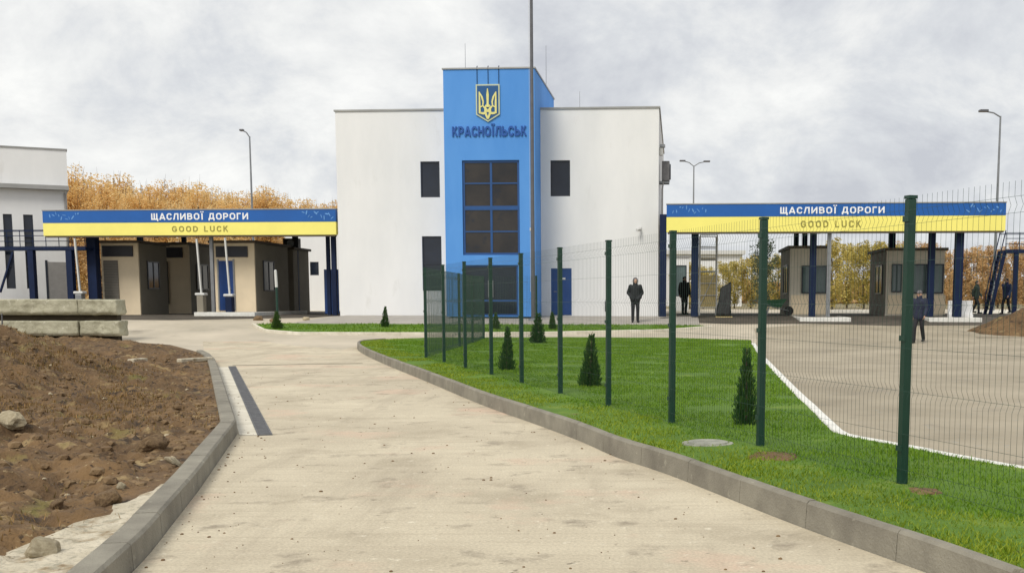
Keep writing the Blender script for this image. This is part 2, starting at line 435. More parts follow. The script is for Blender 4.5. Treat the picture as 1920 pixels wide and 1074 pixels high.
M = {
    'road': road_mat(),
    'yard': mat('yard_concrete', (0.27, 0.23, 0.165), 0.9, scale=0.4, c2=(0.40, 0.345, 0.255), bump=0.2, bscale=40,
                spots=[((0.19, 0.165, 0.13), 0.7, 0.58, 0.14), ((0.30, 0.29, 0.25), 7.0, 0.58, 0.12)]),
    'apron': mat('apron_concrete', (0.40, 0.355, 0.275), 0.9, scale=0.3, c2=(0.56, 0.49, 0.385), bump=0.15, bscale=30,
                 spots=[((0.28, 0.245, 0.19), 0.5, 0.58, 0.14)]),
    'field': mat('dry_field', (0.17, 0.135, 0.06), 0.95, scale=0.08, c2=(0.25, 0.21, 0.11), bump=0.3, bscale=4),
    'lane': mat('lane_asphalt', (0.045, 0.038, 0.029), 0.9, scale=0.8, c2=(0.105, 0.086, 0.064), bump=0.2, bscale=20),  # dark brown ground, with the canopy shade put into its colour
    'lawn': mat('lawn_turf', (0.072, 0.15, 0.010), 0.95, scale=0.8, c2=(0.12, 0.225, 0.016), bump=0.8, bscale=60,
                spots=[((0.20, 0.27, 0.03), 1.6, 0.57, 0.14), ((0.13, 0.10, 0.03), 2.4, 0.68, 0.06)]),
    'soil': mat('bare_soil', (0.078, 0.045, 0.020), 0.95, scale=1.6, c2=(0.185, 0.110, 0.047), bump=1.0, bscale=22,
                spots=[((0.30, 0.215, 0.10), 2.2, 0.57, 0.1), ((0.14, 0.115, 0.03), 1.1, 0.60, 0.1), ((0.040, 0.024, 0.012), 3.4, 0.57, 0.07), ((0.05, 0.03, 0.015), 14, 0.58, 0.06), ((0.33, 0.25, 0.13), 17, 0.63, 0.05)]),
    'sandedge': mat('concrete_haunch', (0.42, 0.37, 0.27), 0.95, scale=3, c2=(0.60, 0.54, 0.42), bump=0.8, bscale=25,
                    spots=[((0.24, 0.17, 0.09), 4, 0.52, 0.12), ((0.33, 0.30, 0.22), 11, 0.55, 0.08)]),
    'kerb': mat('kerb_concrete', (0.165, 0.15, 0.12), 0.9, scale=2.5, c2=(0.27, 0.25, 0.20), bump=0.3, bscale=60,
                spots=[((0.36, 0.34, 0.27), 9, 0.62, 0.1)]),
    'kerbwhite': mat('kerb_white_paint', (0.72, 0.71, 0.66), 0.8, scale=5, var=0.1, bump=0.2, bscale=40,
                     spots=[((0.45, 0.42, 0.36), 8, 0.64, 0.08)]),
    'wall': mat('white_render', (0.715, 0.72, 0.72), 0.85, scale=0.7, c2=(0.79, 0.79, 0.785), bump=0.15, bscale=60, stretch=(1, 1, 0.35), spots=[((0.66, 0.655, 0.64), 1.3, 0.60, 0.2)]),
    'plinth': mat('plinth_grey', (0.36, 0.33, 0.29), 0.9, scale=1.5, var=0.14, bump=0.2, bscale=30),
    'towerblue': mat('tower_blue_render', (0.080, 0.265, 0.66), 0.8, scale=0.7, c2=(0.105, 0.305, 0.71), bump=0.15, bscale=60, stretch=(1, 1, 0.35), spec=0.3),
    'cap': mat('grey_metal_cap', (0.33, 0.33, 0.32), 0.5, metal=0.3, scale=1.0),
    'glass': mat('dark_window_glass', (0.012, 0.017, 0.028), 0.06, var=0.25, scale=0.7),
    'glassbrown': mat('stairwell_glass', (0.015, 0.014, 0.014), 0.05, scale=0.9, c2=(0.036, 0.029, 0.024), spots=[((0.012, 0.014, 0.02), 1.6, 0.55, 0.08)]),  # brown tint and mottling paint reflections into the glass
    'glassgreen': mat('booth_glass', (0.10, 0.14, 0.14), 0.08, var=0.3, scale=0.8),
    'frameblue': mat('blue_window_frame', (0.012, 0.07, 0.23), 0.4, var=0.08),
    'framedark': mat('dark_frame', (0.016, 0.022, 0.035), 0.4, var=0.08),
    'doorblue': mat('blue_door_paint', (0.007, 0.045, 0.19), 0.4, var=0.1, scale=1.2),
    'fasciablue': mat('fascia_blue', (0.004, 0.095, 0.37), 0.5, var=0.1, scale=0.5),
    'fasciayellow': mat('fascia_yellow', (0.88, 0.80, 0.20), 0.5, var=0.05, scale=0.5),
    'letterwhite': mat('white_lettering', (0.82, 0.84, 0.86), 0.5, var=0.03),
    'letterolive': mat('olive_lettering', (0.30, 0.27, 0.055), 0.6, var=0.05),
    'letterblue': mat('dark_blue_lettering', (0.007, 0.075, 0.33), 0.5, var=0.06),
    'motif': mat('pale_blue_motif', (0.12, 0.30, 0.62), 0.6, var=0.1),
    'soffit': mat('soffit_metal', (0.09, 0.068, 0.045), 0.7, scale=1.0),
    'steelblue': mat('blue_painted_steel', (0.004, 0.013, 0.048), 0.6, var=0.15, scale=2, spec=0.25),
    'steelgrey': mat('galvanised_steel', (0.24, 0.25, 0.26), 0.45, metal=0.5, scale=3),
    'polegrey': mat('dark_grey_pole', (0.12, 0.12, 0.13), 0.4, metal=0.3, scale=3),
    'whitepaint': mat('white_painted_steel', (0.60, 0.60, 0.58), 0.5, var=0.08),
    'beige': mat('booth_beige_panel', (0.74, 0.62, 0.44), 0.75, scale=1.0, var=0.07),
    'booth_dull': mat('booth_dull_panel', (0.56, 0.52, 0.43), 0.75, scale=1.0, var=0.1),  # booth front colour darkened to hold the canopy shade
    'boothside': mat('booth_grey_panel', (0.25, 0.225, 0.175), 0.75, scale=1.0, var=0.1),  # grey panel; on booth sides it paints their shaded look
    'shutter': mat('roller_shutter', (0.17, 0.155, 0.13), 0.6, scale=1.5, stretch=(1, 1, 14)),
    'darkpanel': mat('dark_panel', (0.018, 0.019, 0.026), 0.5, scale=2),
    'fence': mat('green_fence_paint', (0.003, 0.034, 0.020), 0.42, var=0.12, scale=4),
    'block': mat('cast_concrete', (0.30, 0.285, 0.20), 0.95, scale=2.2, c2=(0.47, 0.45, 0.335), bump=0.9, bscale=9,
                 spots=[((0.24, 0.225, 0.14), 3, 0.58, 0.1), ((0.62, 0.60, 0.48), 6, 0.58, 0.1)]),
    'timber': mat('old_timber', (0.045, 0.034, 0.02), 0.95, scale=3, var=0.4, stretch=(1, 6, 6), bump=0.5, bscale=20),
    'rock': mat('limestone', (0.33, 0.27, 0.17), 0.95, scale=4, c2=(0.52, 0.45, 0.31), bump=0.8, bscale=18),
    'clod': mat('soil_clod', (0.10, 0.058, 0.028), 0.95, scale=5, c2=(0.24, 0.16, 0.08), bump=0.6, bscale=30),
    'pebble': mat('pale_pebble', (0.36, 0.29, 0.185), 0.95, scale=5, c2=(0.50, 0.43, 0.30), bump=0.4, bscale=30),
    'drain': mat('drain_grate_steel', (0.075, 0.078, 0.085), 0.7, scale=6, c2=(0.14, 0.14, 0.145), bump=0.3, bscale=50),
    'gutter': mat('pale_gutter', (0.52, 0.48, 0.385), 0.9, scale=2.5, c2=(0.70, 0.66, 0.56), bump=0.3, bscale=40,
                  spots=[((0.40, 0.36, 0.28), 7, 0.60, 0.1)]),
    'manhole': mat('manhole_concrete', (0.20, 0.205, 0.17), 0.9, scale=8, c2=(0.36, 0.36, 0.30), bump=0.4, bscale=50),
    'bark': mat('bark', (0.10, 0.075, 0.05), 0.9, scale=6, var=0.3, bump=0.5, bscale=20, stretch=(4, 4, 1)),
    'skin': mat('skin', (0.42, 0.25, 0.17), 0.6, var=0.06),
    'clothblack': mat('black_jacket_cloth', (0.012, 0.013, 0.016), 0.8, var=0.3, scale=8),
    'clothnavy': mat('navy_jacket_cloth', (0.012, 0.017, 0.04), 0.8, var=0.3, scale=8),
    'clothblue': mat('blue_jacket_cloth', (0.02, 0.035, 0.10), 0.8, var=0.3, scale=8),
    'clothgreen': mat('dark_green_jacket_cloth', (0.018, 0.030, 0.022), 0.8, var=0.3, scale=8),
    'clothgrey': mat('grey_knit', (0.13, 0.12, 0.125), 0.9, var=0.2, scale=20),
    'trousers': mat('dark_trousers', (0.014, 0.014, 0.018), 0.85, var=0.3, scale=8),
    'shoe': mat('black_shoe', (0.010, 0.010, 0.010), 0.5, var=0.2),
    'hair': mat('dark_hair', (0.015, 0.011, 0.008), 0.6, var=0.3, scale=30),
    'ac': mat('cooler_grey', (0.17, 0.165, 0.17), 0.6, scale=4, var=0.2),
    'ply': mat('yellowed_board', (0.48, 0.37, 0.15), 0.8, scale=2, c2=(0.68, 0.55, 0.28), stretch=(1, 1, 5)),
    'emblemblue': mat('emblem_blue', (0.008, 0.08, 0.24), 0.4, var=0.06),
    'emblemgold': mat('emblem_gold', (0.70, 0.66, 0.25), 0.4, var=0.08),
    'emblemedge': mat('emblem_pale_edge', (0.50, 0.55, 0.38), 0.5, var=0.06),
    'tarp': mat('dark_tarpaulin', (0.02, 0.02, 0.02), 0.7, var=0.3, scale=5, bump=0.5, bscale=8),
    'barrow': mat('green_barrow_paint', (0.03, 0.10, 0.05), 0.5, var=0.15),
    'rubber': mat('rubber', (0.012, 0.012, 0.012), 0.8, var=0.2),
    'pipe': mat('drainpipe', (0.28, 0.27, 0.26), 0.5, var=0.1),
    'grassblade': leaf_mat('grass_blades', [(0.15, (0.058, 0.135, 0.007)), (0.5, (0.112, 0.23, 0.011)), (0.85, (0.195, 0.31, 0.022))], 0.3),
    'verge': leaf_mat('verge_grass_blades', [(0.15, (0.075, 0.14, 0.007)), (0.5, (0.165, 0.25, 0.012)), (0.85, (0.30, 0.36, 0.03))], 0.3),
    'thuja': leaf_mat('thuja_foliage', [(0.15, (0.012, 0.048, 0.012)), (0.5, (0.034, 0.095, 0.020)), (0.85, (0.09, 0.145, 0.03))], 0.25),
    'golden': leaf_mat('golden_leaves', [(0.2, (0.58, 0.36, 0.13)), (0.5, (0.80, 0.55, 0.22)), (0.85, (0.88, 0.70, 0.38))], 0.5),
    'olive': leaf_mat('olive_leaves', [(0.15, (0.30, 0.26, 0.07)), (0.5, (0.48, 0.40, 0.10)), (0.9, (0.62, 0.50, 0.17))], 0.3),
    'russet': leaf_mat('russet_leaves', [(0.15, (0.36, 0.22, 0.11)), (0.5, (0.52, 0.33, 0.15)), (0.9, (0.64, 0.45, 0.22))], 0.3),
    'darkgreen': leaf_mat('dark_conifer_leaves', [(0.05, (0.03, 0.048, 0.03)), (0.6, (0.06, 0.085, 0.05)), (0.95, (0.11, 0.13, 0.075))], 0.1),
}

# ------------------------------------------------------------------ ground
def refine(bm, res):
    for _ in range(14):
        bmesh.ops.triangulate(bm, faces=bm.faces[:])
        e = [e for e in bm.edges if e.calc_length() > res]
        if not e: break
        bmesh.ops.subdivide_edges(bm, edges=e, cuts=1)
    bmesh.ops.triangulate(bm, faces=bm.faces[:])


def sheet(name, pts, dz, material, res=2.0, kind='structure', wob=0.0):
    """flat polygon laid over the ground, following its slope"""
    bm = bmesh.new()
    vs = [bm.verts.new((p[0], p[1], 0)) for p in pts]
    es = [bm.edges.new((vs[i], vs[(i + 1) % len(vs)])) for i in range(len(vs))]
    bmesh.ops.triangle_fill(bm, edges=es, use_beauty=True)
    refine(bm, res)
    for v in bm.verts:
        v.co.z = gz(v.co.y) + dz + (wob * noise.noise(Vector((v.co.x * 1.3, v.co.y * 1.3, 3.1))) if wob else 0)
    bmesh.ops.recalc_face_normals(bm, faces=bm.faces[:])
    if bm.faces and sum(f.normal.z for f in bm.faces) < 0:
        bmesh.ops.reverse_faces(bm, faces=bm.faces[:])
    me = bpy.data.meshes.new(name)
    bm.to_mesh(me); bm.free()
    o = link_mesh(name, me, material)
    o['kind'] = kind
    return o


def strip_rows(name, xs, ys, dz, material):
    bm = bmesh.new()
    rows = [[bm.verts.new((x, y, gz(y) + dz)) for x in xs] for y in ys]
    for a, b in zip(rows, rows[1:]):
        for i in range(len(xs) - 1):
            bm.faces.new((a[i], a[i + 1], b[i + 1], b[i]))
    me = bpy.data.meshes.new(name)
    bm.to_mesh(me); bm.free()
    o = link_mesh(name, me, material)
    o['kind'] = 'structure'
    return o


ysl = [36 + i * 0.5 for i in range(29)]
strip_rows('ground', [-1200, -300, -60, 0, 60, 300, 1200], [-60, 0, 18] + ysl + [60, 90, 200, 600, 1500], -0.008, M['field'])
strip_rows('pavement', [-45, -20, 0, 20, 60], [-8, 5, 18] + ysl + [58, 70, 84], -0.004, M['apron'])


def catmull(pts, step):
    out = []
    n = len(pts)
    for i in range(n - 1):
        p0, p1, p2, p3 = pts[max(0, i - 1)], pts[i], pts[i + 1], pts[min(n - 1, i + 2)]
        k = max(2, int((p2 - p1).length / step))
        for j in range(k):
            t = j / k
            out.append(0.5 * ((2 * p1) + (p2 - p0) * t + (2 * p0 - 5 * p1 + 4 * p2 - p3) * t * t + (3 * p1 - p0 - 3 * p2 + p3) * t ** 3))
    out.append(pts[-1].copy())
    return out


def resample(pts, step):
    L = [0]
    for a, b in zip(pts, pts[1:]): L.append(L[-1] + (b - a).length)
    n = max(1, round(L[-1] / step))
    out, j = [], 0
    for i in range(n + 1):
        d = L[-1] * i / n
        while j < len(L) - 2 and L[j + 1] < d: j += 1
        t = (d - L[j]) / max(1e-9, L[j + 1] - L[j])
        out.append(pts[j].lerp(pts[j + 1], min(1, t)))
    return out


def kerb(name, base, width, height, material, side=1, step=1.0, sub=3, dz=0.0, gap=0.008):
    """kerb stones laid end to end along a base line; side = +1 puts the stone to the left of the line"""
    pts = [Vector((p[0], p[1], 0)) for p in base]
    bm = bmesh.new()
    fine = resample(pts, step / sub)
    def off(i):
        a = fine[max(0, i - 1)]; b = fine[min(len(fine) - 1, i + 1)]
        d = (b - a).normalized()
        return Vector((-d.y, d.x, 0)) * side
    i = 0
    while i < len(fine) - 1:
        j = min(len(fine) - 1, i + sub)
        rings = []
        jz = random.uniform(-0.003, 0.003)
        for k in range(i, j + 1):
            p, o = fine[k], off(k)
            if k == j and j < len(fine) - 1: p = p + (fine[k - 1] - p).normalized() * gap
            z = gz(p.y) + dz
            c = 0.018
            prof = [(0.0, -0.05), (0.012, height - c + jz), (0.012 + c, height + jz), (width - c, height + jz), (width, height - c + jz), (width, -0.05)]
            rings.append([bm.verts.new(p + o * w + Vector((0, 0, z + h))) for w, h in prof])
        for a, b in zip(rings, rings[1:]):
            for q in range(5):
                bm.faces.new((a[q], a[q + 1], b[q + 1], b[q]))
        bm.faces.new(rings[0]); bm.faces.new(rings[-1][::-1])
        i = j
    bmesh.ops.recalc_face_normals(bm, faces=bm.faces[:])
    me = bpy.data.meshes.new(name)
    bm.to_mesh(me); bm.free()
    o = link_mesh(name, me, material)
    o['kind'] = 'structure'
    return o


def g2(u, v):
    p = G(u, v)
    return Vector((p.x, p.y, 0))


# right kerb of the driveway, road side
RK = catmull([g2(*p) for p in ((1890, 1135), (1739, 1074), (1482, 980), (1257, 891), (1156, 857), (1093, 829), (1015, 799), (899, 757), (802, 716), (706, 676), (672, 657), (676, 648), (720, 644))], 0.3)
kerb('kerb_right', RK, 0.095, 0.185, M['kerb'], side=-1)
# left kerb along the bare soil, road side
LK = [g2(*p) for p in ((170, 1150), (247, 1074), (282, 1036), (372, 920), (446, 812), (424, 742), (410, 698), (404, 684), (395, 674), (382, 667))]
LKs = [LK[0]] + [LK[1].lerp(LK[2], 0.5)] + LK[2:]
kerb('kerb_left', LKs, 0.18, 0.16, M['kerb'], side=1, step=0.9)

# lawn inside the right kerb
inner = []
for i, p in enumerate(RK):
    a = RK[max(0, i - 1)]; b = RK[min(len(RK) - 1, i + 1)]
    d = (b - a).normalized()
    inner.append(p + Vector((d.y, -d.x, 0)) * 0.088)
WK = [g2(*p) for p in ((1408, 652), (1422, 678), (1478, 745), (1562, 838), (1600, 848), (1700, 868), (1920, 914), (2300, 990))]
far_edge = [g2(*p) for p in ((800, 641), (950, 640), (1100, 640), (1250, 641), (1408, 646))]
LAWN = [(p.x, p.y) for p in inner] + [(p.x, p.y) for p in far_edge] + [(p.x, p.y) for p in WK] + [(7.5, 4.4)]
sheet('lawn', LAWN, 0.15, M['lawn'], 0.6, wob=0.02)
kerb('kerb_white', WK, 0.14, 0.15, M['kerbwhite'], side=1, step=1.0)
kerb('kerb_far', far_edge[0:1] + far_edge[1:], 0.10, 0.13, M['kerb'], side=1, step=1.0)

# yard right of the lawn (greyer concrete) and driveway (pale concrete)
YARD = [(p.x, p.y) for p in WK] + [(7.5, 3.0), (40, 3.0), (55, 47), (12, 47), (6, 43)] + [(p.x, p.y) for p in [g2(1420, 640)]]
sheet('yard', YARD, 0.0, M['yard'], 3.0)
joint = [g2(428, 684), g2(640, 681)]
ROAD = [(p.x, p.y) for p in RK[:-4]] + [(g2(640, 655).x, g2(640, 655).y), (g2(500, 640).x, g2(500, 640).y), (g2(380, 640).x, g2(380, 640).y)] + \
       [(p.x, p.y) for p in [g2(384, 666)] + LK[::-1][1:]] + [(-1.5, 2.0), (3.0, 2.0)]
sheet('road', ROAD, 0.0, M['road'], 1.0)
# thin dark joint across the driveway
def ribbon(name, a, b, w, dz, material):
    d = (b - a).normalized(); o = Vector((-d.y, d.x, 0)) * w / 2
    return sheet(name, [(p.x, p.y) for p in (a - o, b - o, b + o, a + o)], dz, material, 1.0)
ribbon('road_joint', g2(436, 685), g2(680, 681), 0.16, 0.004, mat('joint_bitumen', (0.20, 0.17, 0.12), 0.9, var=0.3, scale=3))
# pale gutter strip and the grate beside the left kerb
sheet('gutter', [(p.x, p.y) for p in (g2(408, 688), g2(428, 688), g2(486, 816), g2(449, 816))], 0.004, M['gutter'], 1.0)

# drainage grate
da, db = g2(435, 687), g2(497, 816)
dl = (db - da).length
dr = thing('drainage_channel', 'long dark grey drainage grate set in the pale driveway beside the left kerb', 'drain', (da.x, da.y, 0.004), math.atan2(db.y - da.y, db.x - da.x))
w = 0.08
m = MB().box(0, dl, -w, -w + 0.02, -0.03, 0.008).box(0, dl, w - 0.02, w, -0.03, 0.008)
m.box(0, dl, -w + 0.02, w - 0.02, -0.05, 0.0005)
m.build('channel_frame', M['drain'], dr)
m = MB()
k = 0
while k * 0.045 < dl - 0.03:
    m.box(k * 0.045 + 0.004, k * 0.045 + 0.034, -w + 0.022, w - 0.022, 0.001, 0.007); k += 1
m.build('grate', M['drain'], dr)

# strip lawn, sidewalk and asphalt darkened with canopy shade, before the buildings
def gp(l): return [(g2(*p).x, g2(*p).y) for p in l]
strip_pts = gp([(478, 612), (500, 622), (560, 627), (800, 628), (1000, 627), (1240, 622), (1330, 615), (1240, 613), (1000, 612.5), (640, 611), (540, 610.5)])
sheet('lawn_strip', strip_pts, 0.09, M['lawn'], 0.8, wob=0.02)
kerb('kerb_strip', gp([(477, 610), (500, 622), (560, 627), (800, 628), (1000, 627), (1240, 622), (1332, 615)]), 0.10, 0.10, M['gutter'], side=-1, step=1.0)
sheet('sidewalk', [(fw(0.3, -0.02).x, fw(0.3, -0.02).y), (fw(-0.6, -5.0).x, fw(-0.6, -5.0).y), (fw(15.6, -4.6).x, fw(15.6, -4.6).y), (fw(15.6, -0.02).x, fw(15.6, -0.02).y)], 0.03, M['plinth'], 1.0)
def fpoly(l): return [(fw(*p).x, fw(*p).y) for p in l]
sheet('lane_left', fpoly([(-20, -3.2), (-6.0, -3.4), (-0.7, -1.6), (-0.1, 0.2), (-0.1, 18), (-20, 18)]), 0.004, M['lane'], 1.5)  # lane sheet whose dark tone also paints the shade under the canopy
sheet('lane_right', fpoly([(14.7, -2.9), (17, -3.5), (20, -3.1), (23, -3.7), (27, -3.2), (33, -3.0), (33, 10), (14.7, 10)]), 0.004, M['lane'], 1.5)  # same painted canopy shade over dark ground, with an uneven front edge

# ------------------------------------------------------------------ bare soil left of the driveway
kx = [(p.y, p.x) for p in LKs] + [(g2(330, 653).y, g2(330, 653).x), (g2(215, 641).y, g2(215, 641).x), (42, -18.2)]
kx.sort()


def soil_edge(y):
    if y <= kx[0][0]: return kx[0][1] - 0.0 + (y - kx[0][0]) * 0.3
    for (a, xa), (b, xb) in zip(kx, kx[1:]):
        if a <= y <= b: return xa + (xb - xa) * (y - a) / max(1e-6, b - a)
    return kx[-1][1]


def soil_z(x, y):
    e = soil_edge(y) - 0.17 - x                      # distance left of the kerb
    z = 0.11 + gz(y)
    z += 0.10 * noise.noise(Vector((x * 0.7, y * 0.7, 0))) * smooth(0.1, 1.2, e)
    z += 0.13 * noise.noise(Vector((x * 2.1, y * 2.1, 5))) * smooth(0.05, 0.7, e)
    z += 0.075 * noise.noise(Vector((x * 5.5, y * 5.5, 9))) * smooth(0.05, 0.5, e)
    z += 0.045 * noise.noise(Vector((x * 13, y * 13, 2))) * smooth(0.05, 0.4, e)
    # heap at the left
    h = max(0.0, 0.56 * (-8.15 - x + 0.35 * noise.noise(Vector((x * 0.6, y * 0.6, 8)))))
    h = 1.9 * (1 - math.exp(-h / 1.9))
    z += h * smooth(11.0, 16.5, y) * (1 - smooth(18.5, 24, y))
    return z


def build_soil():
    bm = bmesh.new()
    ys, y = [], 4.6
    while y < 39.5:
        ys.append(y); y += 0.03 + 0.0028 * y
    rows = []
    for y in ys:
        e = soil_edge(y) - 0.17
        row, d = [], 0.0
        for i in range(210):
            x = e - d
            row.append(bm.verts.new((x, y, soil_z(x, y))))
            d += 0.035 + 0.00045 * i
        rows.append(row)
    for a, b in zip(rows, rows[1:]):
        for i in range(len(a) - 1):
            bm.faces.new((a[i + 1], a[i], b[i], b[i + 1]))
    me = bpy.data.meshes.new('soil')
    bm.to_mesh(me); bm.free()
    me.polygons.foreach_set('use_smooth', [True] * len(me.polygons))
    o = link_mesh('soil', me, M['soil'])
    o['kind'] = 'structure'


build_soil()
# rough pale concrete backing left behind the near kerb
hp = []
for y in [4.6 + 0.15 * i for i in range(26)]:
    hp.append((soil_edge(y) - 0.16, y))
bk = [(x - (0.16 + 0.42 * smooth(8.3, 6.0, y) * (1 - 0) + 0.10 * noise.noise(Vector((y * 3, 1, 1)))), y) for x, y in hp][::-1]
def build_haunch():
    bm = bmesh.new()
    rows = []
    for (x0, y) in hp:
        w_ = 0.08 + 0.50 * (1 - smooth(5.6, 8.4, y)) + 0.12 * noise.noise(Vector((y * 3, 1, 1)))
        w_ = max(0.03, w_)
        row = []
        for i in range(13):
            t = i / 12
            x = x0 - w_ * t
            z = max(0.135 - 0.02 * t + 0.012 * noise.noise(Vector((x * 9, y * 9, 4))), soil_z(x, y) + 0.012 * (1 - t) + 0.004)
            if i == 12: z = soil_z(x, y) - 0.03
            row.append(bm.verts.new((x, y, z)))
        rows.append(row)
    for a, b in zip(rows, rows[1:]):
        for i in range(12): bm.faces.new((a[i + 1], a[i], b[i], b[i + 1]))
    me = bpy.data.meshes.new('kerb_backing')
    bm.to_mesh(me); bm.free()
    o = link_mesh('kerb_backing', me, M['sandedge']); o['kind'] = 'structure'
build_haunch()


def rock_mesh(seed, sub=3, rough=0.35):
    bm = bmesh.new()
    bmesh.ops.create_icosphere(bm, subdivisions=sub, radius=1)
    o = Vector((seed * 3.7, seed * 1.3, 0))
    for v in bm.verts:
        d = v.co.normalized()
        k = 1 + rough * noise.noise(d * 1.2 + o) + rough * 0.45 * noise.noise(d * 3.1 + o) + 0.06 * noise.noise(d * 8 + o)
        v.co = d * k
        for ax in (Vector((1, 0.3, 0.2)), Vector((-0.4, 1, 0.5)), Vector((-0.5, -0.8, 0.6)), Vector((0.2, -0.3, 1))):
            ax = ax.normalized()
            ov = v.co.dot(ax) - 0.72
            if ov > 0: v.co -= ax * ov * 0.8
    me = bpy.data.meshes.new('rock'); bm.to_mesh(me); bm.free()
    return me


def rock(u, v, size, label, seed, mt='rock', flat=0.7):
    p = None
    # drop the pixel ray on the soil surface
    lo = 4.0
    y = 4.6
    while y < 40:
        q = P(u, v, y)
        if q.z <= soil_z(q.x, y): break
        y += 0.03
    q = P(u, v, y)
    me = rock_mesh(seed)
    o = link_mesh('rock', me, M[mt])
    o.location = (q.x, q.y, soil_z(q.x, q.y) + size * flat * 0.35)
    o.scale = (size, size * 0.8, size * flat)
    o.rotation_euler = (0.1 * seed, 0.07 * seed, seed * 1.3)
    tag(o, label, 'rock', 'rocks lying on the bare soil')
    return o


rock(82, 1040, 0.105, 'large pale limestone rock lying beside the concrete backing of the near kerb', 1)
rock(24, 800, 0.16, 'grey pointed rock at the foot of the soil heap', 2)
rock(285, 838, 0.15, 'big dark clod with a raised edge in the middle of the bare soil', 3, 'clod', 0.55)
rock(227, 915, 0.045, 'small round pale stone on the soil between the big dark clod and the kerb', 4)
rock(330, 872, 0.13, 'flat sandy slab of rock by the kerb, below the big dark clod', 6, 'rock', 0.3)
rock(205, 945, 0.10, 'sandy lump with moss on the soil, right of the large pale limestone rock', 7, 'clod', 0.7)
rock(105, 955, 0.06, 'dark brown clod in a hollow of the soil above the large pale limestone rock', 8, 'clod', 0.6)


def scatter(name, label, cat, n, material, size, fn, seed):
    """many tiny loose bits nobody could count: one object"""
    rng = random.Random(seed)
    protos = []
    for k in range(4):
        me = rock_mesh(20 + k + seed, 1, 0.5)
        protos.append(([v.co.copy() for v in me.vertices], [tuple(p.vertices) for p in me.polygons]))
        bpy.data.meshes.remove(me)
    V, F = [], []
    for i in range(n):
        x, y, z = fn(rng)
        s = size * (0.35 + 1.3 * rng.random() ** 3)
        a = rng.random() * 6.28
        vs, fs = protos[i % 4]
        b = len(V)
        for c in vs:
            V.append((x + s * (c.x * math.cos(a) - c.y * math.sin(a)), y + s * (c.x * math.sin(a) + c.y * math.cos(a)), z + s * 0.65 * c.z))
        F += [tuple(b + q for q in f) for f in fs]
    me = bpy.data.meshes.new(name)
    me.from_pydata(V, [], F)
    o = link_mesh(name, me, material)
    return tag(o, label, cat, None, 'stuff')


def on_soil(rng):
    y = 5.0 + 24 * rng.random() ** 1.7
    x = soil_edge(y) - 0.25 - rng.random() ** 1.3 * (2.5 + 0.32 * y)
    if soil_edge(y) - x < 0.85 * (1 - smooth(6.5, 9.0, y)) + 0.2: return on_soil(rng)
    return x, y, soil_z(x, y)


scatter('soil_clods', 'loose brown clods scattered over the bare soil', 'soil', 4200, M['clod'], 0.045, on_soil, 1)
scatter('soil_pebbles', 'pale pebbles scattered over the bare soil', 'pebbles', 260, M['pebble'], 0.022, on_soil, 2)


def on_road(rng):
    while True:
        y = 5.5 + 18 * rng.random() ** 1.5
        t = rng.random()
        xl = soil_edge(y) + 0.05
        xr = min(RK, key=lambda p: abs(p.y - y)).x - 0.05
        if rng.random() < 0.3: t = 0.12 * rng.random() ** 2
        return xl + (xr - xl) * t, y, 0.003


scatter('road_crumbs', 'small crumbs of dried earth on the pale driveway', 'dirt', 420, M['clod'], 0.011, on_road, 3)


def weeds():
    rng = random.Random(11)
    V, F = [], []
    patches = []
    for _ in range(40):
        patches.append(on_soil(rng)[:2])
    for _ in range(80):
        y = rng.uniform(12, 22); patches.append((-0.533 * y - 0.4 + 2.6 * rng.random(), y))
    for (px, py) in patches:
        for _ in range(rng.randint(60, 190)):
            x = px + rng.gauss(0, 0.3); y = py + rng.gauss(0, 0.3)
            if x > soil_edge(y) - 0.2: continue
            z = soil_z(x, y) - 0.01
            a = rng.random() * 6.28; h = 0.02 + 0.05 * rng.random(); w_ = 0.003 + 0.0003 * y
            dx, dy = math.cos(a), math.sin(a)
            b = len(V)
            V.extend([(x - dy * w_, y + dx * w_, z), (x + dy * w_, y - dx * w_, z), (x + dx * h * 0.7, y + dy * h * 0.7, z + h)])
            F.append((b, b + 1, b + 2))
    me = bpy.data.meshes.new('weeds'); me.from_pydata(V, [], F)
    tag(link_mesh('weeds', me, leaf_mat('weed_blades', [(0.2, (0.10, 0.095, 0.02)), (0.5, (0.20, 0.125, 0.04)), (0.85, (0.34, 0.20, 0.075))], 0.3)),
        'sparse olive weeds growing in tufts on the bare soil', 'weeds', None, 'stuff')
weeds()

# broken kerb pieces lying across the soil
for (u0, v0, u1, v1, lab) in ((336, 690, 396, 686, 'pale broken kerb piece lying on the soil and touching the left kerb'),
                              (246, 697, 272, 694, 'short pale broken kerb piece lying alone on the bare soil')):
    a, b = g2(u0, v0), g2(u1, v1)
    za = max(soil_z(a.x, a.y), soil_z(b.x, b.y), 0.14) + 0.02
    mid = (a + b) / 2
    o = MB().bar(a - mid, b - mid, 0.16, 0.09).build('kerb_piece', M['sandedge'], None, 0.02)
    o.location = (mid.x, mid.y, za)
    tag(o, lab, 'kerb stone', 'broken kerb pieces on the soil')

# ------------------------------------------------------------------ grass blades on the lawns
def in_poly(x, y, poly):
    c = False
    j = len(poly) - 1
    for i in range(len(poly)):
        xi, yi = poly[i]; xj, yj = poly[j]
        if (yi > y) != (yj > y) and x < (xj - xi) * (y - yi) / (yj - yi) + xi: c = not c
        j = i
    return c


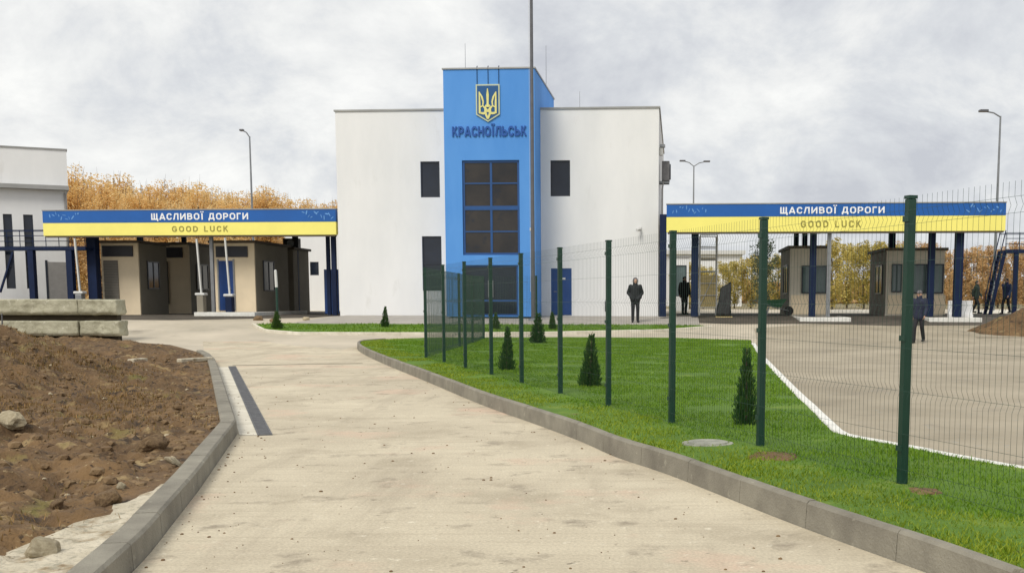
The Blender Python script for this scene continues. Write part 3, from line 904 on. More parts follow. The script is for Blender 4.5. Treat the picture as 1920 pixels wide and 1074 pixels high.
def grass(name, label, poly, n, ymin, ymax, power, dz, seed, h0=0.035, verge=None):
    rng = np.random.default_rng(seed)
    px = np.array([p[0] for p in poly]); py = np.array([p[1] for p in poly])
    xs, ys = [], []
    need = n
    while need > 0:
        k = 40000
        y = ymin + (ymax - ymin) * rng.random(k) ** power
        x = px.min() + (px.max() - px.min()) * rng.random(k)
        # density falls with distance, so keep only what the view can show
        ok = (x > -0.56 * y - 0.5) & (x < 0.40 * y + 0.5)
        x, y = x[ok], y[ok]
        c = np.zeros(len(x), bool)
        j = len(px) - 1
        for i in range(len(px)):
            if py[i] != py[j]:
                cond = ((py[i] > y) != (py[j] > y)) & (x < (px[j] - px[i]) * (y - py[i]) / (py[j] - py[i]) + px[i])
                c ^= cond
            j = i
        xs.append(x[c]); ys.append(y[c]); need -= c.sum()
    x = np.concatenate(xs)[:n]; y = np.concatenate(ys)[:n]
    patch = np.array([noise.noise(Vector((a * 0.9, b * 0.9, 0))) for a, b in zip(x, y)])
    keep = patch > -0.42 + 0.12 * rng.random(n)
    x, y, patch = x[keep], y[keep], patch[keep]
    n = len(x)
    t = np.clip((y - 36) / 14, 0, 1)
    z = 0.78 * t * t * (3 - 2 * t) + dz - 0.012
    a = rng.random(n) * 6.283
    h = h0 * (0.6 + 0.9 * rng.random(n)) * (1 + 0.3 * patch)
    wd = (0.004 + 0.00035 * y)
    lean = h * (0.2 + 0.9 * rng.random(n))
    dx, dy = np.cos(a), np.sin(a)
    b = rng.random(n) * 6.283
    V = np.empty((n, 3, 3))
    V[:, 0] = np.stack([x - dy * wd, y + dx * wd, z], 1)
    V[:, 1] = np.stack([x + dy * wd, y - dx * wd, z], 1)
    V[:, 2] = np.stack([x + np.cos(b) * lean, y + np.sin(b) * lean, z + h], 1)
    me = bpy.data.meshes.new(name)
    me.vertices.add(3 * n); me.loops.add(3 * n); me.polygons.add(n)
    me.vertices.foreach_set('co', V.reshape(-1))
    me.loops.foreach_set('vertex_index', np.arange(3 * n, dtype=np.int32))
    me.polygons.foreach_set('loop_start', np.arange(0, 3 * n, 3, dtype=np.int32))
    me.update(calc_edges=True)
    o = link_mesh(name, me, M['grassblade'])
    if verge is not None:                                 # drier, yellower blades along the kerb
        me.materials.append(M['verge'])
        vx = np.array([p.x for p in verge]); vy = np.array([p.y for p in verge])
        d = np.full(n, 1e9)
        for a_, b_ in zip(vx, vy): d = np.minimum(d, (x - a_) ** 2 + (y - b_) ** 2)
        lim = 0.75 + 0.45 * patch + 0.25 * rng.random(n)
        me.polygons.foreach_set('material_index', (np.sqrt(d) < lim).astype(np.int32))
    tag(o, label, 'grass', None, 'stuff')


grass('grass', 'short bright green grass of the fenced lawn', LAWN, 170000, 4.9, 38.0, 1.9, 0.152, 5, 0.03, RK[::2])
grass('grass', 'short green grass of the narrow strip before the building', strip_pts, 9000, 39.0, 45.0, 1.0, 0.09, 6, 0.06)

# ------------------------------------------------------------------ manhole and bare patch in the lawn
mc = G(1327, 836, 0.13)
mh = thing('manhole_cover', 'round grey concrete manhole cover set in the grass', 'manhole cover', (mc.x, mc.y, 0.128))
MB().tube((0, 0, 0), (0, 0, 0.035), 0.245, 0.24, 32).build('rim', M['manhole'], mh)
MB().tube((0, 0, 0.035), (0, 0, 0.048), 0.19, 0.185, 32).build('lid', M['manhole'], mh)
pc = G(1455, 858, 0.13)
def patch(cx, cy, rx, ry, seed, name='bare_patch'):
    bm = bmesh.new()
    c = bm.verts.new((cx, cy, 0.168))
    rings = []
    for k in (0.35, 0.7, 1.0):
        ring = []
        for i in range(40):
            a = 2 * math.pi * i / 40
            q = k * (1 + 0.35 * noise.noise(Vector((math.cos(a) * 1.5, math.sin(a) * 1.5, seed))))
            x, y = cx + rx * q * math.cos(a), cy + ry * q * math.sin(a)
            ring.append(bm.verts.new((x, y, 0.170 - 0.035 * k * k + 0.02 * noise.noise(Vector((x * 9, y * 9, seed))))))
        rings.append(ring)
    for i in range(40):
        j = (i + 1) % 40
        bm.faces.new((c, rings[0][i], rings[0][j]))
        for a, b in zip(rings, rings[1:]): bm.faces.new((a[i], b[i], b[j], a[j]))
    bmesh.ops.recalc_face_normals(bm, faces=bm.faces[:])
    me = bpy.data.meshes.new(name); bm.to_mesh(me); bm.free()
    o = link_mesh(name, me, M['soil']); o['kind'] = 'structure'
patch(pc.x, pc.y, 0.26, 0.36, 1)
pc2 = G(1720, 925, 0.13); patch(pc2.x + 0.05, pc2.y, 0.17, 0.2, 2)

# ------------------------------------------------------------------ lettering
OCT = [(.1, .27), (.1, .73), (.28, .9), (.54, .9), (.72, .73), (.72, .27), (.54, .1), (.28, .1), (.1, .27)]
CEE = [(.70, .70), (.54, .9), (.28, .9), (.1, .72), (.1, .28), (.28, .1), (.54, .1), (.70, .30)]
GLYPH = {
    'О': (.82, [OCT]), 'O': (.82, [OCT]), 'С': (.76, [CEE]), 'C': (.76, [CEE]),
    'G': (.82, [CEE[:-1] + [(.70, .26), (.70, .46), (.42, .46)]]),
    'D': (.78, [[(.1, .1), (.1, .9), (.44, .9), (.68, .7), (.68, .3), (.44, .1), (.1, .1)]]),
    'L': (.62, [[(.1, 1), (.1, .1), (.6, .1)]]),
    'U': (.78, [[(.1, 1), (.1, .28), (.26, .1), (.52, .1), (.68, .28), (.68, 1)]]),
    'K': (.74, [[(.1, 0), (.1, 1)], [(.12, .42), (.64, 1)], [(.30, .60), (.68, 0)]]),
    'К': (.74, [[(.1, 0), (.1, 1)], [(.12, .42), (.64, 1)], [(.30, .60), (.68, 0)]]),
    'Щ': (1.0, [[(.1, 1), (.1, .1), (.46, .1), (.46, 1)], [(.46, .1), (.82, .1), (.82, 1)], [(.82, .1), (1.0, .1)], [(.93, .18), (.93, -.2)]]),
    'А': (.84, [[(.06, 0), (.42, 1)], [(.78, 0), (.42, 1)], [(.2, .27), (.64, .27)]]),
    'Л': (.80, [[(0, .09), (.12, .12), (.26, .9), (.68, .9), (.68, 0)]]),
    'И': (.82, [[(.1, 0), (.1, 1)], [(.72, 0), (.72, 1)], [(.13, .12), (.69, .88)]]),
    'В': (.76, [[(.1, .52), (.1, .9), (.46, .9), (.61, .80), (.61, .64), (.46, .53), (.1, .53)], [(.1, .53), (.48, .53), (.66, .40), (.66, .23), (.48, .1), (.1, .1), (.1, .53)]]),
    'Ї': (.36, [[(.18, 0), (.18, 1)], [(.03, 1.10), (.03, 1.27)], [(.33, 1.10), (.33, 1.27)]]),
    'Д': (.88, [[(.18, .2), (.28, .9), (.68, .9), (.68, .2)], [(0, .17), (.86, .17)], [(.08, .2), (.08, -.14)], [(.78, .2), (.78, -.14)]]),
    'Р': (.74, [[(.1, 0), (.1, .9), (.46, .9), (.64, .78), (.64, .54), (.46, .42), (.1, .42)]]),
    'Г': (.62, [[(.1, 0), (.1, .9), (.6, .9)]]),
    'Н': (.80, [[(.1, 0), (.1, 1)], [(.70, 0), (.70, 1)], [(.1, .5), (.70, .5)]]),
    'Ь': (.74, [[(.1, 1), (.1, .1), (.46, .1), (.64, .2), (.64, .42), (.46, .54), (.1, .54)]]),
}


def lettering(text, width, height, depth, thick=.19, gap=.2, space=.55):
    """capitals cut from flat strokes; gives one mesh per letter, centred as a line"""
    total = 0.0
    for ch in text: total += space if ch == ' ' else GLYPH[ch][0] + gap
    total -= gap
    k = width / total
    out, x = [], 0.0
    for ch in text:
        if ch == ' ':
            x += space
            continue
        m = MB()
        w_, strokes = GLYPH[ch]
        for si, st in enumerate(strokes):
            pts = [Vector((p[0] * k + x * k - width / 2, p[1] * height)) for p in st]
            closed = (pts[0] - pts[-1]).length < 1e-6
            n = len(pts)
            tx, ty = thick * k / 2, thick * height / 2
            A, B = [], []
            for i in range(n):
                prv = pts[i - 1] if i > 0 else (pts[-2] if closed else None)
                nxt = pts[i + 1] if i < n - 1 else (pts[1] if closed else None)
                d1 = (pts[i] - prv).normalized() if prv is not None else None
                d2 = (nxt - pts[i]).normalized() if nxt is not None else None
                if d1 is None: d1 = d2
                if d2 is None: d2 = d1
                n1 = Vector((-d1.y, d1.x)); n2 = Vector((-d2.y, d2.x))
                o = (n1 + n2).normalized()
                o = o / max(0.45, o.dot(n1))
                o = Vector((o.x * tx, o.y * ty))
                A.append(pts[i] + o); B.append(pts[i] - o)
            f = -depth - 0.0007 * si
            for i in range(n - 1):
                q = [A[i], A[i + 1], B[i + 1], B[i]]
                m.quad([(p.x, f, p.y) for p in q])
                m.quad([(A[i].x, f, A[i].y), (A[i + 1].x, f, A[i + 1].y), (A[i + 1].x, 0, A[i + 1].y), (A[i].x, 0, A[i].y)])
                m.quad([(B[i].x, f, B[i].y), (B[i + 1].x, f, B[i + 1].y), (B[i + 1].x, 0, B[i + 1].y), (B[i].x, 0, B[i].y)])
            if not closed:
                for i in (0, n - 1):
                    m.quad([(A[i].x, f, A[i].y), (B[i].x, f, B[i].y), (B[i].x, 0, B[i].y), (A[i].x, 0, A[i].y)])
        out.append(m.mesh('letter'))
        x += w_ + gap
    return out


# ------------------------------------------------------------------ main building
def wall_face(m, x0, x1, z0, z1, y, holes, reveal):
    """front wall face at depth y with rectangular openings and their reveals"""
    xs = sorted({x0, x1} | {h[0] for h in holes} | {h[1] for h in holes})
    zs = sorted({z0, z1} | {h[2] for h in holes} | {h[3] for h in holes})
    for a, b in zip(xs, xs[1:]):
        for c, d in zip(zs, zs[1:]):
            if any(h[0] <= a and b <= h[1] and h[2] <= c and d <= h[3] for h in holes): continue
            m.quad([(a, y, c), (b, y, c), (b, y, d), (a, y, d)])
    for (a, b, c, d) in holes:
        r = y + reveal
        m.quad([(a, y, c), (a, r, c), (a, r, d), (a, y, d)])
        m.quad([(b, y, c), (b, y, d), (b, r, d), (b, r, c)])
        m.quad([(a, y, d), (a, r, d), (b, r, d), (b, y, d)])
        m.quad([(a, y, c), (b, y, c), (b, r, c), (a, r, c)])
        m.quad([(a, r, c), (b, r, c), (b, r, d), (a, r, d)])


def block(m, x0, x1, y0, y1, z0, z1, holes=(), reveal=0.14):
    wall_face(m, x0, x1, z0, z1, y0, list(holes), reveal)
    m.quad([(x0, y0, z0), (x0, y0, z1), (x0, y1, z1), (x0, y1, z0)])
    m.quad([(x1, y0, z0), (x1, y1, z0), (x1, y1, z1), (x1, y0, z1)])
    m.quad([(x0, y1, z0), (x0, y1, z1), (x1, y1, z1), (x1, y1, z0)])
    m.quad([(x0, y0, z1), (x1, y0, z1), (x1, y1, z1), (x0, y1, z1)])
    m.bm.normal_update()


def window(parent, rect, y, frame_mat, glass_mat, nx=1, rows=None, fwid=0.06, name='window', sub='pane'):
    """frame as the part, glass as its sub-part; rect = x0,x1,z0,z1; y = plane of the glass"""
    x0, x1, z0, z1 = rect
    e = 0.003
    x0 += e; x1 -= e; z0 += e; z1 -= e
    m = MB()
    m.box(x0, x0 + fwid, y - 0.05, y + 0.02, z0, z1).box(x1 - fwid, x1, y - 0.05, y + 0.02, z0, z1)
    m.box(x0 + fwid, x1 - fwid, y - 0.05, y + 0.02, z0, z0 + fwid).box(x0 + fwid, x1 - fwid, y - 0.05, y + 0.02, z1 - fwid, z1)
    for i in range(1, nx):
        c = x0 + (x1 - x0) * i / nx
        m.box(c - fwid * 0.5, c + fwid * 0.5, y - 0.045, y + 0.015, z0 + fwid, z1 - fwid)
    for (t, th) in (rows or []):
        c = z0 + (z1 - z0) * t
        m.box(x0 + fwid, x1 - fwid, y - 0.048, y + 0.012, c - th / 2, c + th / 2)
    f = m.build(name, frame_mat, parent)
    MB().box(x0 + 0.01, x1 - 0.01, y - 0.012, y + 0.008, z0 + 0.01, z1 - 0.01).build(sub, glass_mat, f)
    return f


S1 = fac(1234, 500)[0]
ZR = fac(940, 206)[1]
TD = -1.9                                             # tower stands forward of the wings
T0, T1 = fac(833, 300, TD)[0], fac(1003, 300, TD)[0]
ZT = fac(915, 130, TD)[1]
BD = 15.0
bld = fthing('border_building', 'white two storey building with a bright blue central tower', 'building', 0, 0)
ZB = -0.10
wl = fr(788, 303, 825, 370); wl2 = fr(791, 443, 829, 545); wr = fr(1032, 301, 1069, 368); dr_ = fr(1033, 503, 1072, 592)
dr_ = (dr_[0], dr_[1], 0.03, dr_[3])
bw = fr(866, 301, 975, 478, TD); ed = fr(868, 497, 972, 590, TD)
ed = (ed[0], ed[1], 0.03, ed[3])
m = MB()
block(m, 0, T0, 0, BD, 0.0, ZR, [wl, wl2])
m.build('wall', M['wall'], bld)
m = MB()
block(m, T1, S1, 0, BD, 0.0, ZR - 0.01, [wr, dr_])
m.build('wall', M['wall'], bld)
MB().box(T0 + 0.01, T1 - 0.01, 5.31, BD - 0.01, 0, ZR - 0.3).build('rear_wall', M['wall'], bld)
m = MB()
block(m, T0 + 0.002, T1 - 0.002, TD, 5.3, 0.0, ZT, [bw, ed], 0.16)
m.build('tower', M['towerblue'], bld)
MB().box(-0.03, T0 - 0.02, -0.03, 0.3, -0.3, 0.0 - 0.004).build('plinth', M['plinth'], bld)
MB().box(T1 + 0.02, S1 + 0.03, -0.03, 0.3, -0.3, -0.004).build('plinth', M['plinth'], bld)
# roof caps
def capping(x0, x1, y0, y1, z, t=0.07, o=0.05, wd=0.35):
    m = MB()
    m.box(x0 - o, x1 + o, y0 - o, y0 + wd, z, z + t)
    m.box(x0 - o, x0 + wd, y0 + wd + 0.001, y1 + o, z, z + t)
    m.box(x1 - wd, x1 + o, y0 + wd + 0.001, y1 + o, z, z + t)
    m.box(x0 + wd + 0.001, x1 - wd - 0.001, y1 - wd, y1 + o, z, z + t)
    return m
capping(0.0, T0 - 0.056, 0, BD, ZR + 0.003).build('parapet_cap', M['cap'], bld)
capping(T1 + 0.056, S1, 0, BD, ZR - 0.007).build('parapet_cap', M['cap'], bld)
capping(T0, T1, TD, 5.3, ZT + 0.003, 0.06, 0.04).build('parapet_cap', M['cap'], bld)
tag(window(bld, wl, 0.10, M['framedark'], M['glass'], fwid=0.05), 'upper dark window left of the blue tower')
tag(window(bld, wl2, 0.10, M['framedark'], M['glass'], fwid=0.05, rows=[(0.5, 0.05)]), 'tall lower dark window left of the blue tower')
tag(window(bld, wr, 0.10, M['framedark'], M['glass'], fwid=0.05), 'upper dark window right of the blue tower')
tag(window(bld, bw, TD + 0.12, M['frameblue'], M['glassbrown'], nx=2, rows=[(0.76, 0.05), (0.50, 0.17), (0.25, 0.05)], fwid=0.09), 'tall blue framed stairwell window of the tower')
e = window(bld, ed, TD + 0.12, M['frameblue'], M['glass'], nx=2, rows=[(0.30, 0.07)], fwid=0.07, name='entrance_door', sub='door_glass')
tag(e, 'glazed double entrance door in a blue frame at the foot of the tower')
m = MB()
for c in (-0.06, 0.06): m.tube(((ed[0] + ed[1]) / 2 + c * 1.6, TD + 0.03, 0.8), ((ed[0] + ed[1]) / 2 + c * 1.6, TD + 0.03, 1.5), 0.018)
m.build('handle', M['steelgrey'], e)
d0, d1, d2, d3 = dr_
dd = MB().box(d0 + 0.05, d1 - 0.05, 0.03, 0.08, d2 + 0.02, d3 - 0.05).build('side_door', M['doorblue'], bld, 0.006)
tag(dd, 'solid dark blue door right of the tower')
MB().box(d0 + 0.003, d0 + 0.048, 0.02, 0.1, d2, d3 - 0.003).box(d1 - 0.048, d1 - 0.003, 0.02, 0.1, d2, d3 - 0.003).box(d0 + 0.049, d1 - 0.049, 0.02, 0.1, d3 - 0.048, d3 - 0.003).build('frame', M['frameblue'], dd)
MB().tube((d0 + 0.13, 0.0, 1.05), (d0 + 0.25, 0.0, 1.05), 0.014).tube((d0 + 0.13, 0.0, 1.05), (d0 + 0.13, 0.04, 1.05), 0.014).build('handle', M['steelgrey'], dd)
MB().box(d0 + 0.50, d0 + 0.62, 0.018, 0.029, d3 - 0.48, d3 - 0.40).build('door_plate', M['whitepaint'], dd)
# security camera, junction box, coolers, rods
cs, cz = fac(1200, 428)
sc = MB().box(cs - 0.05, cs + 0.05, -0.08, -0.002, cz - 0.05, cz + 0.05).bar((cs, -0.08, cz), (cs + 0.02, -0.20, cz - 0.05), 0.05, 0.05).build('security_camera', M['whitepaint'], bld)
MB().tube((cs + 0.02, -0.12, cz - 0.05), (cs - 0.12, -0.34, cz - 0.10), 0.055, 0.06, 14).build('lens_housing', M['whitepaint'], sc)
cs, cz = fac(1139, 574)
MB().box(cs - 0.10, cs + 0.10, -0.14, -0.002, cz - 0.22, cz + 0.22).build('junction_box', M['framedark'], bld, 0.01)
cs, cz = fac(1003 - 7, 430, TD)
MB().box(cs - 0.05, cs + 0.05, TD - 0.10, TD - 0.002, cz - 0.06, cz + 0.06).build('wall_lamp', M['whitepaint'], bld, 0.01)
acs = fac(1234, 310)[0]
for (v, yy, hh) in ((316, 0.9, 0.9),):
    z = fac(1240, v)[1]
    a = MB().box(S1 + 0.12, S1 + 0.45, 0.9, 1.8, z - 0.42, z + 0.42).build('cooler', M['ac'], bld, 0.03)
    MB().tube((S1 + 0.45, 1.35, z), (S1 + 0.50, 1.35, z), 0.34, 0.33, 24).build('fan_grille', M['framedark'], a)
    for y in (0.95, 1.71): MB().box(S1 + 0.003, S1 + 0.44, y, y + 0.04, z - 0.50, z - 0.43).build('bracket', M['steelgrey'], a)
    MB().path([(S1 + 0.2, 0.95, z - 0.43), (S1 + 0.14, 0.95, z - 0.8), (S1 + 0.14, 0.95, z - 2.4)], 0.03).build('pipe', M['pipe'], a)
z = fac(1243, 278)[1]
a = MB().box(S1 + 0.003, S1 + 0.16, 0.35, 0.55, z - 0.25, z + 0.08).build('floodlight', M['whitepaint'], bld, 0.02)
MB().box(S1 + 0.04, S1 + 0.26, 0.3, 0.6, z + 0.09, z + 0.20).build('lamp_head', M['steelgrey'], a)
for (u, v0, v1, dep) in ((872, 82, 127, 2.6), (1024, 86, 150, 3.5), (1087, 172, 200, 6.0)):
    s, z1 = fac(u, v0, dep); z0 = ZT if u < 1030 else ZR
    if u == 1024: s = min(s, T1 - 0.15)
    MB().tube((s, dep, z0 - 0.02), (s, dep, z1), 0.014, 0.008, 6).tube((s, dep, z0 - 0.02), (s, dep, z0 + 0.25), 0.03, 0.02, 6).build('lightning_rod', M['steelgrey'], bld)

# coat of arms on the tower
ex, ez = fac(915, 195, TD)
K = 1 / 7.16                                           # one pixel of the enlarged view, in photo pixels
pxm = (fac(1015, 195, TD)[0] - fac(915, 195, TD)[0]) / 100
arms = fthing('coat_of_arms', 'blue and gold shield with a trident on the upper tower front', 'emblem', ex, TD, ez)
def E(x, y): return ((x - 683) * K * pxm, (512 - y) * K * pxm)
def shield(g): return [E(533 - g, 272 - g), E(833 + g, 272 - g), E(833 + g, 648 + g * .6), E(683, 738 + g * 1.2), E(533 - g, 648 + g * .6)]
MB().prism(shield(10), -0.06, -0.003).build('edge', M['emblemedge'], arms)
MB().prism(shield(-8), -0.072, -0.061).build('field', M['emblemblue'], arms)
def stroke(m, pts, w, y0, y1):
    n = len(pts)
    L_, R_ = [], []
    for i in range(n):
        a = Vector(pts[max(0, i - 1)]); b = Vector(pts[min(n - 1, i + 1)])
        d = (b - a).normalized(); o = Vector((-d.y, d.x)) * (w[i] if isinstance(w, (list, tuple)) else w) / 2
        p = Vector(pts[i])
        L_.append(E(*(p + o))); R_.append(E(*(p - o)))
    m.prism(L_ + R_[::-1], y0, y1)
m = MB()
stroke(m, [(683, 318), (683, 400), (683, 500), (683, 560)], [10, 34, 26, 40], -0.100, -0.073)
for k, sg in enumerate((-1, 1)):
    q = lambda x: 683 + sg * x
    o = -0.002 * k
    stroke(m, [(q(112), 360), (q(108), 500), (q(108), 640)], [14, 24, 26], -0.096 + o, -0.073)
    stroke(m, [(q(112), 360), (q(76), 430), (q(60), 490), (q(66), 540), (q(100), 560)], [8, 24, 20, 18, 14], -0.092 + o, -0.073)
    stroke(m, [(q(66), 540), (q(34), 575), (q(30), 640), (q(0), 712)], [16, 26, 30, 24], -0.088 + o, -0.073)
    stroke(m, [(q(112), 632), (q(60), 640), (q(18), 625)], [26, 30, 34], -0.084 + o, -0.073)
    stroke(m, [(q(22), 530), (q(34), 560), (q(0), 620)], [16, 18, 30], -0.0805 + o, -0.073)
m.build('trident', M['emblemgold'], arms)
for x in (540, 688, 832):
    m = MB()
    sx, _ = E(x, 0)
    m.tube((sx, -0.03, (512 - 262) * K * pxm), (sx, -0.03, ZT - ez + 0.07), 0.012, n=6)
    m.tube((sx, -0.03, ZT - ez + 0.06), (sx, 0.05, ZT - ez + 0.13), 0.02, n=6)
    m.build('hanging_cable', M['steelblue'], arms)

# name over the window
x0, x1, z0, z1 = fr(848, 238, 987, 255, TD)
nm = lettering('КРАСНОЇЛЬСЬК', x1 - x0, z1 - z0, 0.05, .21, .16)
nb = fthing('building_name', 'dark blue raised lettering on the blue tower under the coat of arms', 'sign', (x0 + x1) / 2, TD - 0.004, z0)
for q in nm: link_mesh('letter', q, M['letterblue'], nb)

# ------------------------------------------------------------------ canopies
def canopy(label, u0, u1, dep, vt, vm, vb, uref, text_u, depth, cols, motifs):
    s0, _ = fac(u0, vt, dep); s1, _ = fac(u1, vt, dep)
    zt, zm, zb = fac(uref, vt, dep)[1], fac(uref, vm, dep)[1], fac(uref, vb, dep)[1]
    c = fthing('checkpoint_canopy', label, 'canopy', s0, dep, 0, 'border crossing canopies beside the building')
    W = s1 - s0
    MB().box(0.06, W - 0.06, 0.30, depth, zt - 0.38, zt - 0.06).build('roof', M['soffit'], c)
    fb = MB().box(0, W, 0, 0.28, zm + 0.004, zt).build('blue_band', M['fasciablue'], c)
    fy = MB().box(0, W, 0.004, 0.28, zb, zm - 0.004).build('yellow_band', M['fasciayellow'], c)
    MB().box(-0.02, W + 0.02, -0.02, 0.30, zt + 0.002, zt + 0.045).build('fascia_cap', M['cap'], c)
    MB().box(0.05, W - 0.05, 0.03, 0.27, zb - 0.07, zb - 0.003).build('lower_trim', M['soffit'], c)
    a, b, e0, e1 = text_u
    x0, x1 = fac(a, vt, dep)[0] - s0, fac(b, vt, dep)[0] - s0
    h = (zt - zm)
    for t in lettering('ЩАСЛИВОЇ ДОРОГИ', x1 - x0, h * 0.54, 0.012):
        link_mesh('white_letter', t, M['letterwhite'], fb, ((x0 + x1) / 2, -0.001, zm + h * 0.21))
    x0, x1 = fac(e0, vt, dep)[0] - s0, fac(e1, vt, dep)[0] - s0
    h = (zm - zb)
    for t in lettering('GOOD LUCK', x1 - x0, h * 0.45, 0.012, .17, .32, .7):
        link_mesh('olive_letter', t, M['letterolive'], fy, ((x0 + x1) / 2, 0.003, zb + h * 0.27))
    # pale leaf-like motifs near the ends
    for (mu, sg) in motifs:
        xc = fac(mu, vt, dep)[0] - s0
        m = MB()
        rr = random.Random(int(mu))
        k = 0
        for i in range(11):
            cx = xc + sg * (0.02 + 0.13 * i) + rr.uniform(-.03, .03)
            cz = zm + (zt - zm) * (0.30 + 0.5 * rr.random())
            an = rr.uniform(0, 3.14); r1, r2 = rr.uniform(0.04, 0.11), rr.uniform(0.012, 0.03)
            pts = []
            for q in range(10):
                tt = 2 * math.pi * q / 10
                x, z = r1 * math.cos(tt), r2 * math.sin(tt)
                pts.append((cx + x * math.cos(an) - z * math.sin(an), cz + x * math.sin(an) + z * math.cos(an)))
            k += 1
            if all(0.02 < p[0] < W - 0.02 and zm + 0.02 < p[1] < zt - 0.02 for p in pts): m.prism(pts, -0.003 - 0.0006 * k, -0.001)
        m.build('motif', M['motif'], fb)
    for (u, cd, wd, zt0, mt) in cols:
        s = fac(u, 500, dep + cd)[0] - s0
        MB().box(s - wd / 2, s + wd / 2, cd - wd / 2, cd + wd / 2, zt0, zt - 0.385).build('column', M[mt], c, 0.01)
        if zt0 < 0.5: pass
    m = MB()
    for i in range(1, int(W / 1.8)): m.box(i * 1.8 - 0.04, i * 1.8 + 0.04, 0.35, depth - 0.1, zt - 0.50, zt - 0.384)
    m.build('roof_beam', M['steelblue'], c)
    # spotlights standing on the ends of the fascia
    return c, W


LDEP, RDEP = 0.25, -1.5
GATE = True
canL, WL = canopy('blue and yellow fascia canopy over the booths left of the building', 79, 629, LDEP, 394, 417, 441, 360,
                  (283, 465, 321, 426), 12, [(176, 1.2, 0.42, 0.0, 'steelblue'), (616, 1.6, 0.16, 0, 'steelblue'), (626.5, 0.8, 0.2, 0, 'steelblue'),
                                             (555, 8, 0.25, 0, 'steelblue'), (265, 8, 0.25, 0, 'steelblue'), (398, 0.7, 0.15, 0, 'steelgrey'), (347, 8, 0.2, 0, 'steelblue')],
                  [(92, 1), (624, -1)])
canR, WR = canopy('blue and yellow fascia canopy over the booths right of the building', 1250, 1887, RDEP, 382, 405.5, 434, 1560,
                  (1463, 1659, 1502, 1615), 11, [(1243, 0.15, 0.28, 0, 'steelblue'), (1303, 0.8, 0.3, 0, 'steelblue'), (1492, 6, 0.22, 0, 'steelblue'), (1508, 5, 0.22, 0, 'steelblue'),
                                                (1524, 0.9, 0.26, 0, 'steelblue'), (1554, 0.3, 0.16, 0, 'steelgrey'), (1671, 5, 0.28, 0, 'steelblue'), (1746, 1.2, 0.26, 0, 'steelblue'), (1797, 0.6, 0.32, 0, 'steelblue')],
                  [(1262, 1), (1878, -1)])

sg0 = fac(79, 394, LDEP)[0]
ga, gb = fac(607, 505, LDEP + 2.2)[0] - sg0, fac(634, 505, LDEP + 2.2)[0] - sg0
gtop = fac(615, 505, LDEP + 2.2)[1]
MB().box(ga, gb, 2.2, 2.26, 0.06, gtop).build('gate_panel', M['doorblue'], canL, 0.01)

# ------------------------------------------------------------------ traffic islands and booths
def island(label, u0, u1, dep, length, vref=597):
    s0, s1 = fac(u0, vref, dep)[0], fac(u1, vref, dep)[0]
    gx = fw((s0 + s1) / 2, dep)
    zb = gz(gx.y) - FO.z
    t = fthing('traffic_island', label, 'traffic island', (s0 + s1) / 2, dep, zb, 'raised kerbed islands between the lanes')
    w_ = (s1 - s0) / 2
    MB().box(-w_, w_, 0.0, 0.14, -0.1, 0.17).box(-w_, -w_ + 0.14, 0.145, length, -0.1, 0.17).box(w_ - 0.14, w_, 0.145, length, -0.1, 0.17).build('kerb_edge', M['kerbwhite'], t, 0.02)
    MB().box(-w_ + 0.145, w_ - 0.145, 0.145, length, -0.1, 0.165 + max(0, -0)).build('slab', M['plinth'], t)
    return t


island('low island with a white kerb under the left canopy', 364, 478, -0.6, 7)
island('low island with a white kerb before the near booth under the right canopy', 1500, 1596, -2.2, 8)
island('low island with a white kerb at the right end of the right canopy', 1742, 1842, -2.0, 8)


